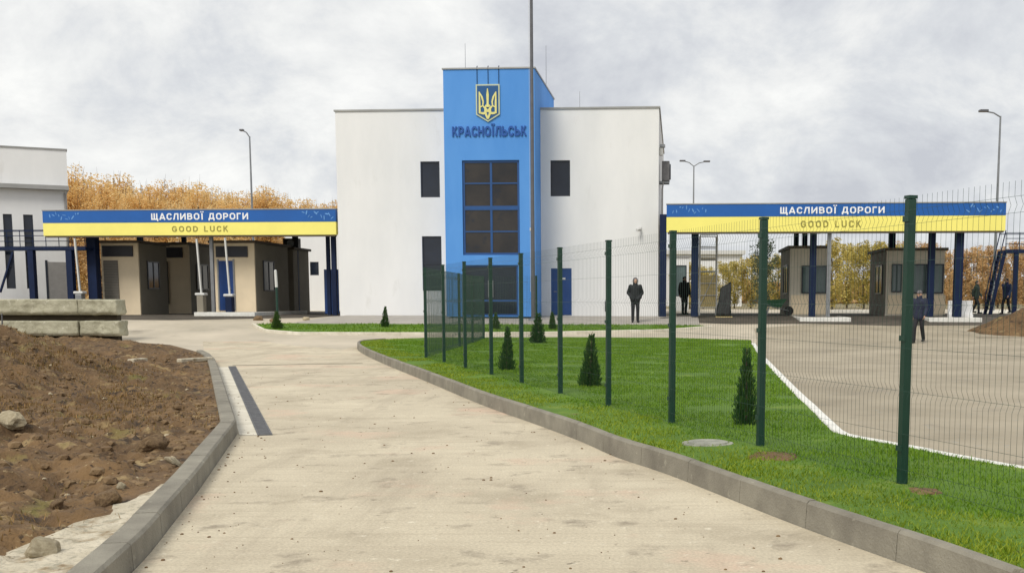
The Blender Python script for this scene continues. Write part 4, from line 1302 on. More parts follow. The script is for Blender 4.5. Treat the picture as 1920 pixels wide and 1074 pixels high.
def booth(label, u0, u1, v0, dep, length, zb=0.2, front=(), side=(), body='beige', sidewin=None):
    s0, zt = fac(u0, v0, dep); s1 = fac(u1, v0, dep)[0]
    b = fthing('inspection_booth', label, 'booth', s0, dep, zb, 'border inspection booths under the canopies')
    W = s1 - s0; H = zt - zb
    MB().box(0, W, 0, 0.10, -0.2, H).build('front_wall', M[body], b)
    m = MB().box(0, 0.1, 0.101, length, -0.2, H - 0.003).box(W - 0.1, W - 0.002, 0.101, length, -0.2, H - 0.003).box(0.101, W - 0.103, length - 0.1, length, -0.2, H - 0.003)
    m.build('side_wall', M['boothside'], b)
    MB().box(-0.12, W + 0.12, -0.15, length + 0.12, H + 0.002, H + 0.12).build('roof', M['soffit'], b)
    for (kind, a0, a1, c0, c1) in front:
        x0, z1 = fac(a0, c0, dep); x1, z0 = fac(a1, c1, dep)
        x0 -= s0; x1 -= s0; z0 -= zb; z1 -= zb
        z0 = max(z0, 0.02)
        if kind == 'panel': MB().box(x0, x1, -0.06, -0.003, z0, z1).build('header_panel', M['darkpanel'], b)
        elif kind == 'lower': MB().box(x0, x1, -0.035, -0.003, z0, z1).build('lower_panel', M['beige'], b)  # lighter lower front, below the shade painted into the wall
        elif kind == 'shutter':
            m = MB()
            n = int((z1 - z0) / 0.12)
            for i in range(n): m.box(x0, x1, -0.03 - 0.012 * (i % 2), -0.003, z0 + (z1 - z0) * i / n, z0 + (z1 - z0) * (i + 1) / n - 0.004)
            m.build('shutter', M['shutter'], b)
        elif kind == 'door':
            d = MB().box(x0, x1, -0.03, -0.003, z0, z1).build('door', M['doorblue'], b)
            MB().tube((x1 - 0.1, -0.07, 1.0), (x1 - 0.22, -0.07, 1.0), 0.014).tube((x1 - 0.1, -0.07, 1.0), (x1 - 0.1, -0.03, 1.0), 0.014).build('handle', M['steelgrey'], d)
            MB().box(x0 - 0.07, x0 - 0.004, -0.05, -0.003, z0, z1 + 0.07).box(x1 + 0.004, x1 + 0.07, -0.05, -0.003, z0, z1 + 0.07).build('frame', M['steelgrey'], d)
        else:
            window(b, (x0, x1, z0, z1), -0.03, M['framedark'] if kind != 'wbrown' else M['framedark'], M['glassgreen'], nx=2, fwid=0.05)
    for (sd, y0, y1, z0, z1) in side:                   # windows in the long sides: sd = x of the wall plane
        x = W + 0.0 if sd > 0 else -0.0
        o = 0.03 * sd
        m = MB()
        f = 0.06
        xa, xb = sorted((x + 0.003 * sd, x + 0.05 * sd))
        m.box(xa, xb, y0, y0 + f, z0, z1).box(xa, xb, y1 - f, y1, z0, z1).box(xa, xb, y0 + f, y1 - f, z0, z0 + f).box(xa, xb, y0 + f, y1 - f, z1 - f, z1)
        m.box(xa, xb, (y0 + y1) / 2 - 0.03, (y0 + y1) / 2 + 0.03, z0 + f, z1 - f)
        fr_ = m.build('window', M['framedark'], b)
        xa, xb = sorted((x + 0.004 * sd, x + 0.025 * sd))
        MB().box(xa, xb, y0 + 0.02, y1 - 0.02, z0 + 0.02, z1 - 0.02).build('pane', M['glassgreen'] if sd < 0 else M['glass'], fr_)
    return b


booth('beige booth with a grey roller shutter, leftmost under the left canopy', 188, 258, 456, 2.2, 2.9,
      front=[('panel', 192, 250, 461, 481), ('shutter', 194, 226, 488, 590)], side=[(1, 0.8, 2.0, 1.0, 2.3)])
booth('beige booth set further back between the shuttered booth and the blue door booth', 300, 353, 459, 6.5, 3.5,
      front=[('panel', 305, 343, 464, 483), ('window', 300, 318, 490, 570)], side=[(1, 0.8, 2.2, 1.0, 2.3)])
booth('beige booth with a blue door under the left canopy', 397, 476, 456, 1.6, 4.4,
      front=[('panel', 405, 465, 462, 482), ('door', 410, 440, 489, 585)], side=[(1, 1.0, 2.4, 0.9, 2.3)])
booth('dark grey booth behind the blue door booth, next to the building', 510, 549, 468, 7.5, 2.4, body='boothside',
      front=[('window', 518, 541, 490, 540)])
booth('booth with a wide window on the left of the right canopy', 1482, 1553, 466, 1.4, 4.5, zb=0.05, body='booth_dull',
      front=[('window', 1503, 1550, 498, 550), ('lower', 1483, 1552, 553, 600)], side=[(-1, 0.8, 2.6, 0.9, 2.2)])
booth('wider booth with two windows on the right of the right canopy', 1663, 1772, 470, 2.0, 4.2, zb=0.05, body='booth_dull',
      front=[('window', 1672, 1690, 495, 548), ('window', 1700, 1768, 495, 550), ('lower', 1665, 1771, 553, 600)], side=[(-1, 0.8, 2.6, 0.9, 2.2)])

# air conditioners and lights that sit on the booth roofs
def rooftop(label, u, v, dep, w_=0.8, h=0.5):
    s, z = fac(u, v, dep)
    t = fthing('rooftop_cooler', label, 'air conditioner', s, dep, z)
    b = MB().box(-w_ / 2, w_ / 2, 0, 0.4, 0, h).build('housing', M['darkpanel'], t, 0.02)
    MB().tube((0, -0.004, h / 2), (0, -0.03, h / 2), h * 0.38, h * 0.36, 20).build('fan_grille', M['steelgrey'], t)
rooftop('dark cooling unit on the roof of the dark grey booth', 545, 465.5, 7.9)

# boom barriers standing open under the left canopy
def barrier(label, u, vbase, vtop, vmid, dep, postmat):
    s, z0 = fac(u, vbase, dep)
    t = fthing('boom_barrier', label, 'barrier', s, dep, z0, 'raised boom barriers under the left canopy')
    zm = fac(u, vmid, dep)[1] - z0; zt = fac(u, vtop, dep)[1] - z0
    MB().box(-0.15, 0.15, -0.18, 0.18, 0, zm - 0.12).build('cabinet', M[postmat], t, 0.03)
    MB().box(-0.22, 0.22, -0.2, 0.2, zm - 0.118, zm).build('pivot_head', M['whitepaint'], t, 0.04)
    MB().bar((0.02, -0.03, zm + 0.003), (-0.10, -0.03, zt), 0.06, 0.10).build('boom', M['whitepaint'], t)
barrier('raised white boom barrier at the far left of the left canopy', 152, 585, 447, 546, -0.2, 'steelgrey')
barrier('raised white boom barrier on a grey cabinet before the back booth', 379, 591, 448, 549, -0.2, 'boothside')
barrier('raised white boom barrier on a blue cabinet before the blue door', 432, 591, 446, 551, -0.2, 'steelblue')

# ------------------------------------------------------------------ white building on the far left
HB = P(131, 480, 54.8); HB.z = 0.78
HR = R(27)
HX, HY = Vector((math.cos(HR), math.sin(HR), 0)), Vector((-math.sin(HR), math.cos(HR), 0))
lb = thing('customs_hall', 'white hall with tall slit windows at the left edge', 'building', HB, HR)
def l2(u, v, dep=0.0):
    d = ray(u, v); o = Vector((0, 0, EYE))
    p = o + d * ((dep - (o - HB).dot(HY)) / d.dot(HY))
    return (p - HB).dot(HX), p.z - HB.z
xa, za_ = l2(0, 346); xb_, zb2 = l2(131, 358)
m = MB()
zt_, zb_ = l2(36, 402)[1], l2(36, 541)[1]
w1 = [l2(9, 470)[0], l2(26, 470)[0]]; w2 = [l2(47, 470)[0], l2(65, 470)[0]]
zw = min(za_, zb2)
block(m, -14, 0, 0, 8, -0.1, zw, [(w1[0], w1[1], zb_, zt_), (w2[0], w2[1], zb_, zt_)], 0.15)
m.build('wall', M['wall'], lb)
MB().box(-14.2, 0.1, -0.40, 0.18, zw + 0.003, zw + 0.20).build('eave', M['cap'], lb)
u0 = l2(125, 300, 0.2)[0]; zt2 = l2(60, 279, 0.2)[1]
MB().box(-14, u0, 0.20, 7.8, zw + 0.004, zt2).build('upper_wall', M['wall'], lb)
MB().box(-14.04, u0 + 0.04, 0.16, 7.84, zt2 + 0.002, zt2 + 0.07).build('parapet_cap', M['cap'], lb)
window(lb, (w1[0], w1[1], zb_, zt_), 0.11, M['framedark'], M['glass'], fwid=0.04, rows=[(0.3, 0.05), (0.7, 0.05)])
window(lb, (w2[0], w2[1], zb_, zt_), 0.11, M['framedark'], M['glass'], fwid=0.04, rows=[(0.3, 0.05), (0.7, 0.05)])
MB().path([(-0.08, -0.06, zw - 0.1), (-0.08, -0.06, 0.0)], 0.055).build('drainpipe', M['pipe'], lb)
xd = l2(90, 500)[0]; zd = l2(90, 491)[1]
dd = MB().box(xd - 0.02, xd + 0.95, -0.03, -0.003, 0.0, zd).build('door', M['pipe'], lb)
MB().box(xd - 0.12, xd - 0.025, -0.05, -0.003, 0.0, zd + 0.08).build('frame', M['framedark'], dd)

# blue steel gallery in front of it
def gallery(name, label, u0, u1, dep, vdeck, vrail, posts, braces, depth=1.2):
    s0, zd = fac(u0, vdeck, dep); s1 = fac(u1, vdeck, dep)[0]
    zr = fac(u1, vrail, dep)[1]
    t = fthing(name, label, 'walkway', s0, dep)
    W = s1 - s0
    MB().box(0, W, 0, depth, zd - 0.10, zd + 0.03).build('deck', M['steelblue'], t)
    m = MB()
    for k in (0.0, 0.33, 0.66, 1.0):
        zz = zd + 0.05 + (zr - zd - 0.05) * k
        m.bar((0, 0.03, zz), (W, 0.03, zz), 0.03, 0.03)
        if k == 1.0: m.bar((0, depth - 0.03, zz), (W, depth - 0.03, zz), 0.04, 0.04)
    n = int(W / 0.55)
    for i in range(n + 1): m.bar((0.02 + (W - 0.04) * i / n, 0.03, zd + 0.031), (0.02 + (W - 0.04) * i / n, 0.03, zr), 0.025, 0.025)
    m.build('railing', M['steelblue'], t)
    for (u, w_) in posts:
        s = fac(u, 500, dep)[0] - s0
        MB().box(s - w_ / 2, s + w_ / 2, 0.02, 0.02 + w_, -0.15, zd - 0.103).build('post', M['steelblue'], t)
    for (a, b) in braces:
        p, q = fac(*a, dep), fac(*b, dep)
        MB().bar((p[0] - s0, 0.1, p[1]), (q[0] - s0, 0.1, q[1]), 0.08, 0.08).build('brace', M['steelblue'], t)
    return t


gallery('steel_walkway', 'dark blue steel gallery with railings before the white hall', -60, 160, 0.55, 465, 431, [(57, 0.26), (129, 0.28), (-40, 0.26)], [((-2, 548), (22, 472))], 0.8)
gr = gallery('steel_platform', 'dark steel platform with a stair at the right edge', 1885, 1990, 6, 470, 436, [(1906, 0.2), (1980, 0.2)], [])
s0, zd = fac(1885, 470, 6)
sb, _ = fac(1858, 570, 6)
m = MB()
p0, p1 = Vector((sb - s0, 0.1, 0.0)), Vector((0.02, 0.1, zd))
for yy in (0.1, 1.0): m.bar((p0.x, yy, p0.z), (p1.x, yy, p1.z), 0.06, 0.16)
n = 13
for i in range(1, n): 
    q = p0.lerp(p1, i / n); m.box(q.x - 0.09, q.x + 0.09, 0.131, 0.969, q.z, q.z + 0.03)
m.build('stair', M['steelblue'], gr)
m = MB()
for yy in (0.1, 1.0):
    m.bar((p0.x, yy, p0.z + 0.95), (p1.x, yy, p1.z + 0.95), 0.04, 0.04)
    for k in (0.0, 0.33, 0.66): q = p0.lerp(p1, k); m.bar((q.x, yy, q.z), (q.x, yy, q.z + 0.95), 0.035, 0.035)
m.build('stair_rail', M['steelblue'], gr)

# ------------------------------------------------------------------ concrete blocks
def concrete_block(label, s, y, z, L_, H, D, seed, rz=0.0):
    bm = bmesh.new()
    bmesh.ops.create_cube(bm, size=1)
    bmesh.ops.subdivide_edges(bm, edges=bm.edges[:], cuts=11, use_grid_fill=True)
    for v in bm.verts:
        c = Vector((v.co.x * L_, v.co.y * D, v.co.z * H))
        # rounded arrises, undercut foot and pitted faces
        ez_ = 0.5 - abs(v.co.z); ey = 0.5 - abs(v.co.y); ex_ = 0.5 - abs(v.co.x)
        rnd = max(0, 0.10 - min(ez_ + ey, 0.5)) * 0.4
        c *= (1 - rnd * 0.25)
        if v.co.z < -0.30: c.y *= 1 - 0.2 * min(1, (-v.co.z - 0.30) / 0.2) * (0.8 + 0.3 * noise.noise(Vector((v.co.x * 4 + seed, 1, 1))))
        d = c.normalized()
        c += d * 0.045 * noise.noise(Vector((c.x * 2.3 + seed, c.y * 4, c.z * 4))) + d * 0.02 * noise.noise(Vector((c.x * 9 + seed, c.y * 9, c.z * 9)))
        v.co = c + Vector((0, 0, H / 2))
    me = bpy.data.meshes.new('concrete_block'); bm.to_mesh(me); bm.free()
    o = link_mesh('concrete_block', me, M['block'])
    bv = o.modifiers.new('bevel', 'BEVEL'); bv.width = 0.04; bv.segments = 2; bv.limit_method = 'ANGLE'; bv.angle_limit = R(50)
    o.location = (s, y, z); o.rotation_euler = (0, 0, rz)
    tag(o, label, 'concrete block', 'rough concrete blocks stacked beside the driveway')
    return o


bp = G(120, 641)
bY = bp.y + 0.35
sc_ = bY / FPX
xl, xm, xr = (2 - PPX) * sc_, (160 - PPX) * sc_, (233 - PPX) * sc_
H1 = 0.52
GAP = 0.20
zb0 = gz(bY) - 0.02 + GAP
concrete_block('long rough concrete block, bottom layer of the stack, at the left edge', (xl + xm) / 2 - 0.2, bY, zb0, xm - xl + 0.38, H1, 0.8, 1)
concrete_block('short rough concrete block at the right end of the bottom layer of the stack', (xm + xr) / 2 + 0.02, bY + 0.05, zb0, xr - xm, H1, 0.8, 5, 0.03)
concrete_block('long rough concrete block, top layer of the stack, at the left edge', (xl + xm) / 2 - 0.15, bY + 0.06, zb0 + H1 + GAP, xm - xl + 0.28, H1 * 1.02, 0.8, 9)
concrete_block('short rough concrete block at the right end of the top layer of the stack', (xm + xr) / 2 - 0.01, bY + 0.05, zb0 + H1 + GAP, xr - xm - 0.03, H1, 0.78, 13, -0.02)
for zz, lab in ((zb0 - GAP, 'dark timber bearer under the bottom layer of concrete blocks'), (zb0 + H1, 'dark timber bearer between the two layers of concrete blocks')):
    o = MB().box(xl - 0.3, xr - 0.12, -0.16, 0.16, 0.004, GAP - 0.01).build('timber_bearer', M['timber'], None, 0.01)  # bearer added so that the gap at each layer looks dark
    o.location = (0, bY + 0.06, zz)
    tag(o, lab, 'timber')
sp = P(4, 610, bY - 0.6)
st = MB().tube((0, 0, -0.25), (0.01, 0, 0.95), 0.028, 0.024, 8).ball((0.01, 0, 0.95), 0.03).build('survey_stake', M['polegrey'])
st.location = (sp.x, sp.y, gz(sp.y)); tag(st, 'thin dark stake before the concrete blocks at the left edge', 'stake')

# ------------------------------------------------------------------ mesh fence
def fence_panel(a, b, H, name, parent, wr=0.0013):
    """welded wire panel: upright wires, doubled cross wires and four pressed folds"""
    a, b = Vector(a), Vector(b)
    d = (b - a); L_ = d.length; d.normalize()
    nrm = Vector((-d.y, d.x, 0))
    V, F = [], []
    folds = [0.12, 0.74, 1.36, 1.98]
    levels = []
    for z in folds: levels += [(z - 0.05, 0), (z, 0.02), (z + 0.05, 0)]
    prof = sorted([(0.06, 0)] + levels + [(H + 0.0, 0)])
    def tri(p, q, r):
        w = (q - p).normalized()
        s1 = w.orthogonal().normalized(); s2 = w.cross(s1)
        k = len(V)
        for c in (p, q):
            for t in (0, 2.094, 4.188):
                V.append(tuple(c + (s1 * math.cos(t) + s2 * math.sin(t)) * r))
        F.extend([(k, k + 1, k + 4, k + 3), (k + 1, k + 2, k + 5, k + 4), (k + 2, k, k + 3, k + 5)])
    n = int(L_ / 0.055)
    for i in range(n):
        c = a + d * (L_ * (i + 0.5) / n)
        for (z0, o0), (z1, o1) in zip(prof, prof[1:]):
            tri(c + nrm * o0 + Vector((0, 0, z0)), c + nrm * o1 + Vector((0, 0, z1)), wr)
    for z in [0.07, 0.17, 0.43, 0.74, 1.05, 1.36, 1.67, 1.93, 2.03]:
        tri(a + Vector((0, 0, z)), b + Vector((0, 0, z)), 0.0013)
    me = bpy.data.meshes.new(name); me.from_pydata(V, [], F)
    return link_mesh(name, me, M['fence'], parent)


FH = 2.17
CLAMP = MB().box(-0.034, 0.034, -0.042, -0.0315, 0, 0.04).mesh('clamp')
def mesh_fence(label, pts, skip_first=False, wr=0.0013):
    o = pts[0]
    f = thing('mesh_fence', label, 'fence', (o.x, o.y, 0.10))
    for i, p in enumerate(pts):
        q = p - o
        nx_ = pts[min(i + 1, len(pts) - 1)] - pts[max(0, i - 1)]
        if not (skip_first and i == 0):
            z = gz(p.y)
            po = MB().box(-0.030, 0.030, -0.031, 0.031, -0.3, FH - 0.06).build('post', M['fence'], f, 0.006)
            po.location = (q.x, q.y, z); po.rotation_euler = (0, 0, math.atan2(nx_.y, nx_.x))
            MB().box(-0.033, 0.033, -0.034, 0.034, FH - 0.058, FH - 0.035).build('post_cap', M['fence'], po)
            for zz in (0.3, 1.1, 1.95):
                link_mesh('clamp', CLAMP, M['fence'], po, (0, 0, zz))
        if i < len(pts) - 1:
            d = (pts[i + 1] - p).normalized()
            side = Vector((d.y, -d.x, 0)) * 0.040
            a = p - o + side + Vector((0, 0, gz(p.y))); b = pts[i + 1] - o + side + Vector((0, 0, gz(pts[i + 1].y)))
            fence_panel(a, b, FH - 0.045, 'wire_panel', f, wr)
    return f


pa, pb = G(1690, 915, 0.12), G(797, 672, 0.12)
pa.z = pb.z = 0
step = (pb - pa) / 9
def on_line(u):                                        # where the sight line at column u crosses the fence line
    d = ray(u, HOR); e_ = pa - pb
    t_ = (pb.y * d.x - pb.x * d.y) / (e_.x * d.y - e_.y * d.x)
    return pb + e_ * t_
run1 = [on_line(u) for u in (797, 831, 871, 920, 977, 1050, 1141, 1261, 1430, 1702)]
run1.append(run1[-1] - step)
mesh_fence('tall dark green wire mesh fence crossing the lawn along the driveway', run1)
pcn = g2(907, 643); pdn = g2(1006, 640)
run2 = [pb + (pcn - pb) * (i / 4) for i in range(5)] + [pdn]
mesh_fence('dark green wire mesh fence running back from the lawn corner towards the building', run2, True, 0.0034)

# ------------------------------------------------------------------ little conifers
def thuja_mesh(seed, n=2000):
    rng = random.Random(seed)
    V, F = [], []
    for i in range(n):
        t = 1 - math.sqrt(1 - rng.random() * 0.985)            # more leaves low down
        z = 0.03 + 0.97 * t
        a = rng.random() * 6.283
        lump = 1 + 0.45 * noise.noise(Vector((math.cos(a) * 1.8, math.sin(a) * 1.8, z * 6 + seed)))
        r = 0.225 * (1 - t) ** 1.1 * lump * (0.45 + 0.75 * rng.random() ** 1.3) + 0.008
        if t < 0.06: r *= 0.75
        p = Vector((r * math.cos(a), r * math.sin(a), z))
        out = Vector((math.cos(a), math.sin(a), 0.9 + rng.random() * 1.2)).normalized()
        s = out.orthogonal().normalized()
        s = (Matrix.Rotation(rng.random() * 6.28, 3, out) @ s) * (0.009 + 0.007 * rng.random())
        l = 0.035 + 0.05 * rng.random() ** 1.5
        k = len(V)
        V += [tuple(p - s), tuple(p + s), tuple(p + out * l + s * 0.3), tuple(p + out * l * 0.8 - s * 0.6)]
        F.append((k, k + 1, k + 2, k + 3))
    me = bpy.data.meshes.new('foliage'); me.from_pydata(V, [], F); me.materials.append(M['thuja'])
    return me


TM = [thuja_mesh(s) for s in (3, 8, 15)]
stem = MB().tube((0, 0, -0.05), (0, 0, 0.9), 0.018, 0.004, 7).mesh('stem')
def thuja(u, vb, vt, label, k, wide=1.0, h=0.12, lean=0.0):
    p = G(u, vb, h)
    H = (vb - vt) / FPX * p.y
    t = thing('thuja', label, 'conifer', (p.x, p.y, gz(p.y) + h - 0.01), k * 1.7, 'young conifers planted in the grass')
    t.rotation_euler = (0.05 * math.sin(u), 0.06 * math.cos(u * 1.7), u * 0.37)
    f = link_mesh('foliage', TM[k % 3], None, t); f.scale = (H * wide, H * wide, H)
    s = link_mesh('stem', stem, M['bark'], t); s.scale = (1, 1, H)
    return t
thuja(1398, 800, 634, 'young conifer nearest the camera, beside a tall fence post and the manhole cover', 0, 0.6)
thuja(1107, 727, 613, 'young dark cone shaped conifer in the middle of the lawn', 1, 0.78)
thuja(950, 696, 603, 'young conifer on the lawn seen through the close fence posts', 2, 0.72)
thuja(1008, 645, 580, 'young conifer at the far edge of the lawn before the tower', 0, 1.0)
thuja(722, 613, 570, 'small conifer on the grass strip left of the fence', 1, 0.75, 0.09)
thuja(930, 617, 582, 'small conifer on the grass strip before the tower entrance', 2, 1.0, 0.09)
thuja(1036, 617, 580, 'small conifer on the grass strip before the blue side door', 0, 0.9, 0.09)

# green post with a white head at the end of the strip
gpst = G(521, 616, 0.09)
t = thing('marker_post', 'thin dark green post with a white head on the grass strip', 'post', (gpst.x, gpst.y, gz(gpst.y) + 0.06))
k = gpst.y / FPX
MB().tube((0, 0, -0.2), (0, 0, 78 * k), 0.05, 0.045).build('shaft', M['fence'], t)
MB().tube((0, 0, 78 * k + .002), (-0.02, 0, 108 * k), 0.055, 0.05).ball((-0.02, 0, 108 * k), 0.05).build('white_head', M['whitepaint'], t)
sh = thing('shrub', 'low dark green shrub around the foot of the thin green post', 'shrub', (gpst.x, gpst.y - 0.12, gz(gpst.y) + 0.06))
f = link_mesh('foliage', TM[1], None, sh); f.scale = (0.9, 0.9, 0.75)

# ------------------------------------------------------------------ poles and lamps
def pole(base_u, base_v, Y, name, label, cat, vtop, r0, r1, material):
    b = P(base_u, base_v, Y); 
    zt = P(base_u, vtop, Y).z
    t = thing(name, label, cat, (b.x, Y, gz(Y)))
    MB().tube((0, 0, -0.1), (0, 0, zt - gz(Y)), r0, r1, 14).build('shaft', material, t)
    return t, zt - gz(Y)
t, h = pole(998, 300, 45.8, 'flagpole', 'very tall thin grey flagpole in front of the blue tower', 'flagpole', -60, 0.085, 0.06, M['polegrey'])
MB().tube((0, 0, -0.05), (0, 0, 0.12), 0.2, 0.18, 16).build('base_plate', M['steelgrey'], t)
MB().tube((-0.1, -0.02, 1.2), (-0.1, -0.02, h - 0.1), 0.006, n=5).build('halyard', M['whitepaint'], t)
MB().ball((0, 0, h + 0.05), 0.09).build('finial', M['steelgrey'], t)


def street_lamp(label, u, vtop, Y, arms, r=0.075):
    b = P(u, vtop, Y)
    z = b.z - gz(Y)
    t = thing('street_lamp', label, 'street lamp', (b.x, Y, gz(Y)), 0, 'street lamps around the crossing')
    MB().tube((0, 0, -0.1), (0, 0, z), r * 1.3, r * 0.6, 10).build('pole', M['steelgrey'], t)
    for (du, dv) in arms:                                # lamp head offset in photo pixels
        dx, dz = du / FPX * Y, -dv / FPX * Y
        a = MB().path([(0, 0, z - 0.05), (dx * 0.35, 0, z + dz * 0.7), (dx * 0.7, 0, z + dz)], r * 0.5, 8).build('arm', M['steelgrey'], t)
        MB().box(min(dx * 0.65, dx * 1.1), max(dx * 0.65, dx * 1.1), -0.16, 0.16, z + dz - 0.02, z + dz + 0.10).build('lamp_head', M['polegrey'], t, 0.03)
    return t


street_lamp('single arm street lamp rising behind the left canopy', 468, 256, 72, [(-16, -10)])
street_lamp('single arm street lamp rising behind the right end of the right canopy', 1876, 218, 60, [(-36, -8)])
street_lamp('distant double arm street lamp beside the right wall of the building', 1301, 311, 95, [(-24, -8), (27, -7)], 0.08)

# ------------------------------------------------------------------ far buildings
s, z0 = fac(581, 545, 22); s2, z1 = fac(660, 452, 22)
fb = fthing('white_annex', 'plain white building behind the left canopy beside the main building', 'building', s, 22)
a0, a1, c0, c1 = fr(581, 491, 598, 516, 22)
m = MB(); block(m, -1.5, s2 - s, 0, 6, -0.2, z1 + 1.0, [(a0 - s, a1 - s, c0, c1)], 0.1); m.build('wall', M['wall'], fb)
MB().box(-1.6, s2 - s + 0.1, -0.1, 6.1, z1 + 1.002, z1 + 1.1).build('roof', M['cap'], fb)
window(fb, (a0 - s, a1 - s, c0, c1), 0.07, M['framedark'], M['glass'], fwid=0.05)
p = P(1252, 560, 120); q = P(1392, 468, 120)
fs = thing('long_shed', 'long low white shed far beyond the right canopy', 'building', (p.x, 120, gz(120)))
W_ = q.x - p.x; H_ = q.z - gz(120)
MB().box(0, W_, 0, 12, -0.2, H_ - 0.5).build('wall', M['wall'], fs)
MB().prism([(-0.3, H_ - 0.498), (W_ + 0.3, H_ - 0.498), (W_ + 0.3, H_ - 0.1), (-0.3, H_ - 0.1)], -0.4, 12.4).build('roof', M['whitepaint'], fs)
p = P(1262, 545, 70); q = P(1292, 482, 70)
kt = thing('white_kiosk', 'small white kiosk seen between the building and the right canopy column', 'kiosk', (p.x, 70, gz(70)))
W_ = q.x - p.x; H_ = q.z - gz(70)
m = MB(); block(m, 0, W_, 0, 2.5, 0, H_, [(0.15, W_ - 0.15, 0.9, H_ - 0.5)], 0.08); m.build('wall', M['wall'], kt)
window(kt, (0.15, W_ - 0.15, 0.9, H_ - 0.5), 0.05, M['framedark'], M['glassgreen'], fwid=0.05)
MB().box(-0.1, W_ + 0.1, -0.1, 2.6, H_ + 0.002, H_ + 0.1).build('roof', M['cap'], kt)

# ------------------------------------------------------------------ trees
def tree_protos(seed, H, spread, nleaf, leaf, material, columnar=0.0, clumps=26, base=0.18):
    rng = random.Random(seed)
    m = MB()
    top = Vector((rng.uniform(-.03, .03) * H, rng.uniform(-.03, .03) * H, H * 0.93))
    pts = [Vector((0, 0, -0.2))]
    for i in range(1, 7):
        t = i / 6
        pts.append(top * t + Vector((rng.uniform(-.012, .012) * H, rng.uniform(-.012, .012) * H, 0)))
    r0 = 0.013 * H
    for i, (a, b) in enumerate(zip(pts, pts[1:])):
        m.tube(a, b, r0 * (1 - i / 6.6), r0 * (1 - (i + 1) / 6.6), 8)
    centres = []
    for i in range(clumps):
        t = base + (0.97 - base) * (i + rng.random() * 0.8) / clumps
        c = top * t
        a = i * 2.4 + rng.random()
        prof = math.sin(math.pi * min(1, max(0.04, (t - base * 0.6) / (1.06 - base * 0.6)) ** (0.72 + 0.2 * columnar)))
        rr = spread * H * prof * (0.45 + 0.7 * rng.random())
        e = c + Vector((math.cos(a) * rr, math.sin(a) * rr, rr * (0.35 + columnar * 0.8) + 0.02 * H))
        st = top * max(0.08, t - 0.10 - 0.15 * columnar)
        mid = (st + e) / 2 + Vector((0, 0, -0.01 * H))
        m.tube(st, mid, r0 * 0.36 * (1 - t * 0.6), r0 * 0.22 * (1 - t * 0.6), 5)
        m.tube(mid, e, r0 * 0.22 * (1 - t * 0.6), r0 * 0.05, 5)
        if t > 0.45:
            for _ in range(2):
                o = Vector((rng.gauss(0, .02), rng.gauss(0, .02), 0)) * H
                m.tube(e + o, e + o * 1.4 + Vector((0, 0, (0.05 + 0.07 * rng.random()) * H)), r0 * 0.10, r0 * 0.03, 4)
        centres.append((e, (0.055 + 0.05 * rng.random()) * H * (1.15 - 0.5 * t)))
        centres.append(((mid + e) / 2, (0.05 + 0.04 * rng.random()) * H * (1.1 - 0.5 * t)))
    trunk = m.mesh('trunk')
    trunk.materials.append(M['bark'])
    V, F = [], []
    for i in range(nleaf):
        c, r = centres[rng.randrange(len(centres))]
        d = Vector((rng.gauss(0, 1), rng.gauss(0, 1), rng.gauss(0, 1.15 + columnar * 0.5)))
        if d.length > 2.1: d *= 2.1 / d.length * rng.random() ** 0.4
        p = c + d * r * 0.55
        n_ = Vector((rng.gauss(0, 1), rng.gauss(0, 1), rng.gauss(0, 1))).normalized()
        a = n_.orthogonal().normalized() * leaf * (0.6 + 0.8 * rng.random())
        b = n_.cross(a) * 0.7
        k = len(V)
        V += [tuple(p - a), tuple(p - b * 0.8), tuple(p + a), tuple(p + b)]
        F.append((k, k + 1, k + 2, k + 3))
    me = bpy.data.meshes.new('crown'); me.from_pydata(V, [], F); me.materials.append(material)
    zs = sorted(v[2] for v in V)
    return trunk, me, zs[int(len(zs) * 0.985)]


def plant_tree(protos, name, label, u, Y, vtop, H, group, wide=1.0, rz=0.0):
    x = P(u, 500, Y).x
    want = P(u, vtop, Y).z - gz(Y)
    k = want / protos[2]
    t = thing(name, label, 'tree', (x, Y, gz(Y)), rz, group)
    a = link_mesh('trunk', protos[0], None, t); b = link_mesh('crown', protos[1], None, t)
    for o in (a, b): o.scale = (k * wide, k * wide, k)
    return t


rt = random.Random(21)
GT = [tree_protos(s, 12, sp, 9000, 0.085, M['golden'], col, 34) for s, sp, col in ((1, 0.19, 0.6), (2, 0.15, 1.0), (3, 0.22, 0.5), (4, 0.10, 1.6))]
skyline = [(100, 345), (128, 335), (150, 318), (178, 330), (200, 316), (222, 330), (246, 340), (262, 352), (284, 338), (305, 352), (328, 332), (352, 334),
           (378, 336), (402, 350), (425, 346), (447, 356), (470, 352), (492, 342), (512, 356), (536, 360), (560, 362), (584, 366), (606, 372), (628, 374), (650, 376)]
names = {2: 'tall golden birch rising highest behind the left end of the left canopy', 17: 'golden birch behind the canopy to the right of the street lamp',
         10: 'broad orange birch behind the middle of the left canopy lettering'}
for i, (u, v) in enumerate(skyline):
    Y = 92 + rt.uniform(-6, 10)
    k = (2, 3, 1, 0)[i % 4] if v < 345 else (3, 1, 3, 0)[i % 4]
    plant_tree(GT[k], 'birch_tree', names.get(i, 'golden autumn birch in the row behind the left canopy'), u + rt.uniform(-6, 6), Y, v + 17 + rt.uniform(-7, 9), 12, 'golden birches behind the left canopy',
               1.15 if k != 3 else 1.3, rt.random() * 6)
OT = [tree_protos(s, 7, sp, 5200, 0.085, M['olive'], col, 26, 0.08) for s, sp, col in ((5, 0.20, 0.9), (6, 0.22, 0.6))]
RT = [tree_protos(s, 7, sp, 5200, 0.085, M['russet'], col, 26, 0.08) for s, sp, col in ((7, 0.18, 0.9), (8, 0.2, 0.6))]
DT = tree_protos(9, 8, 0.20, 2600, 0.10, M['darkgreen'], 0.0, 30, 0.05)
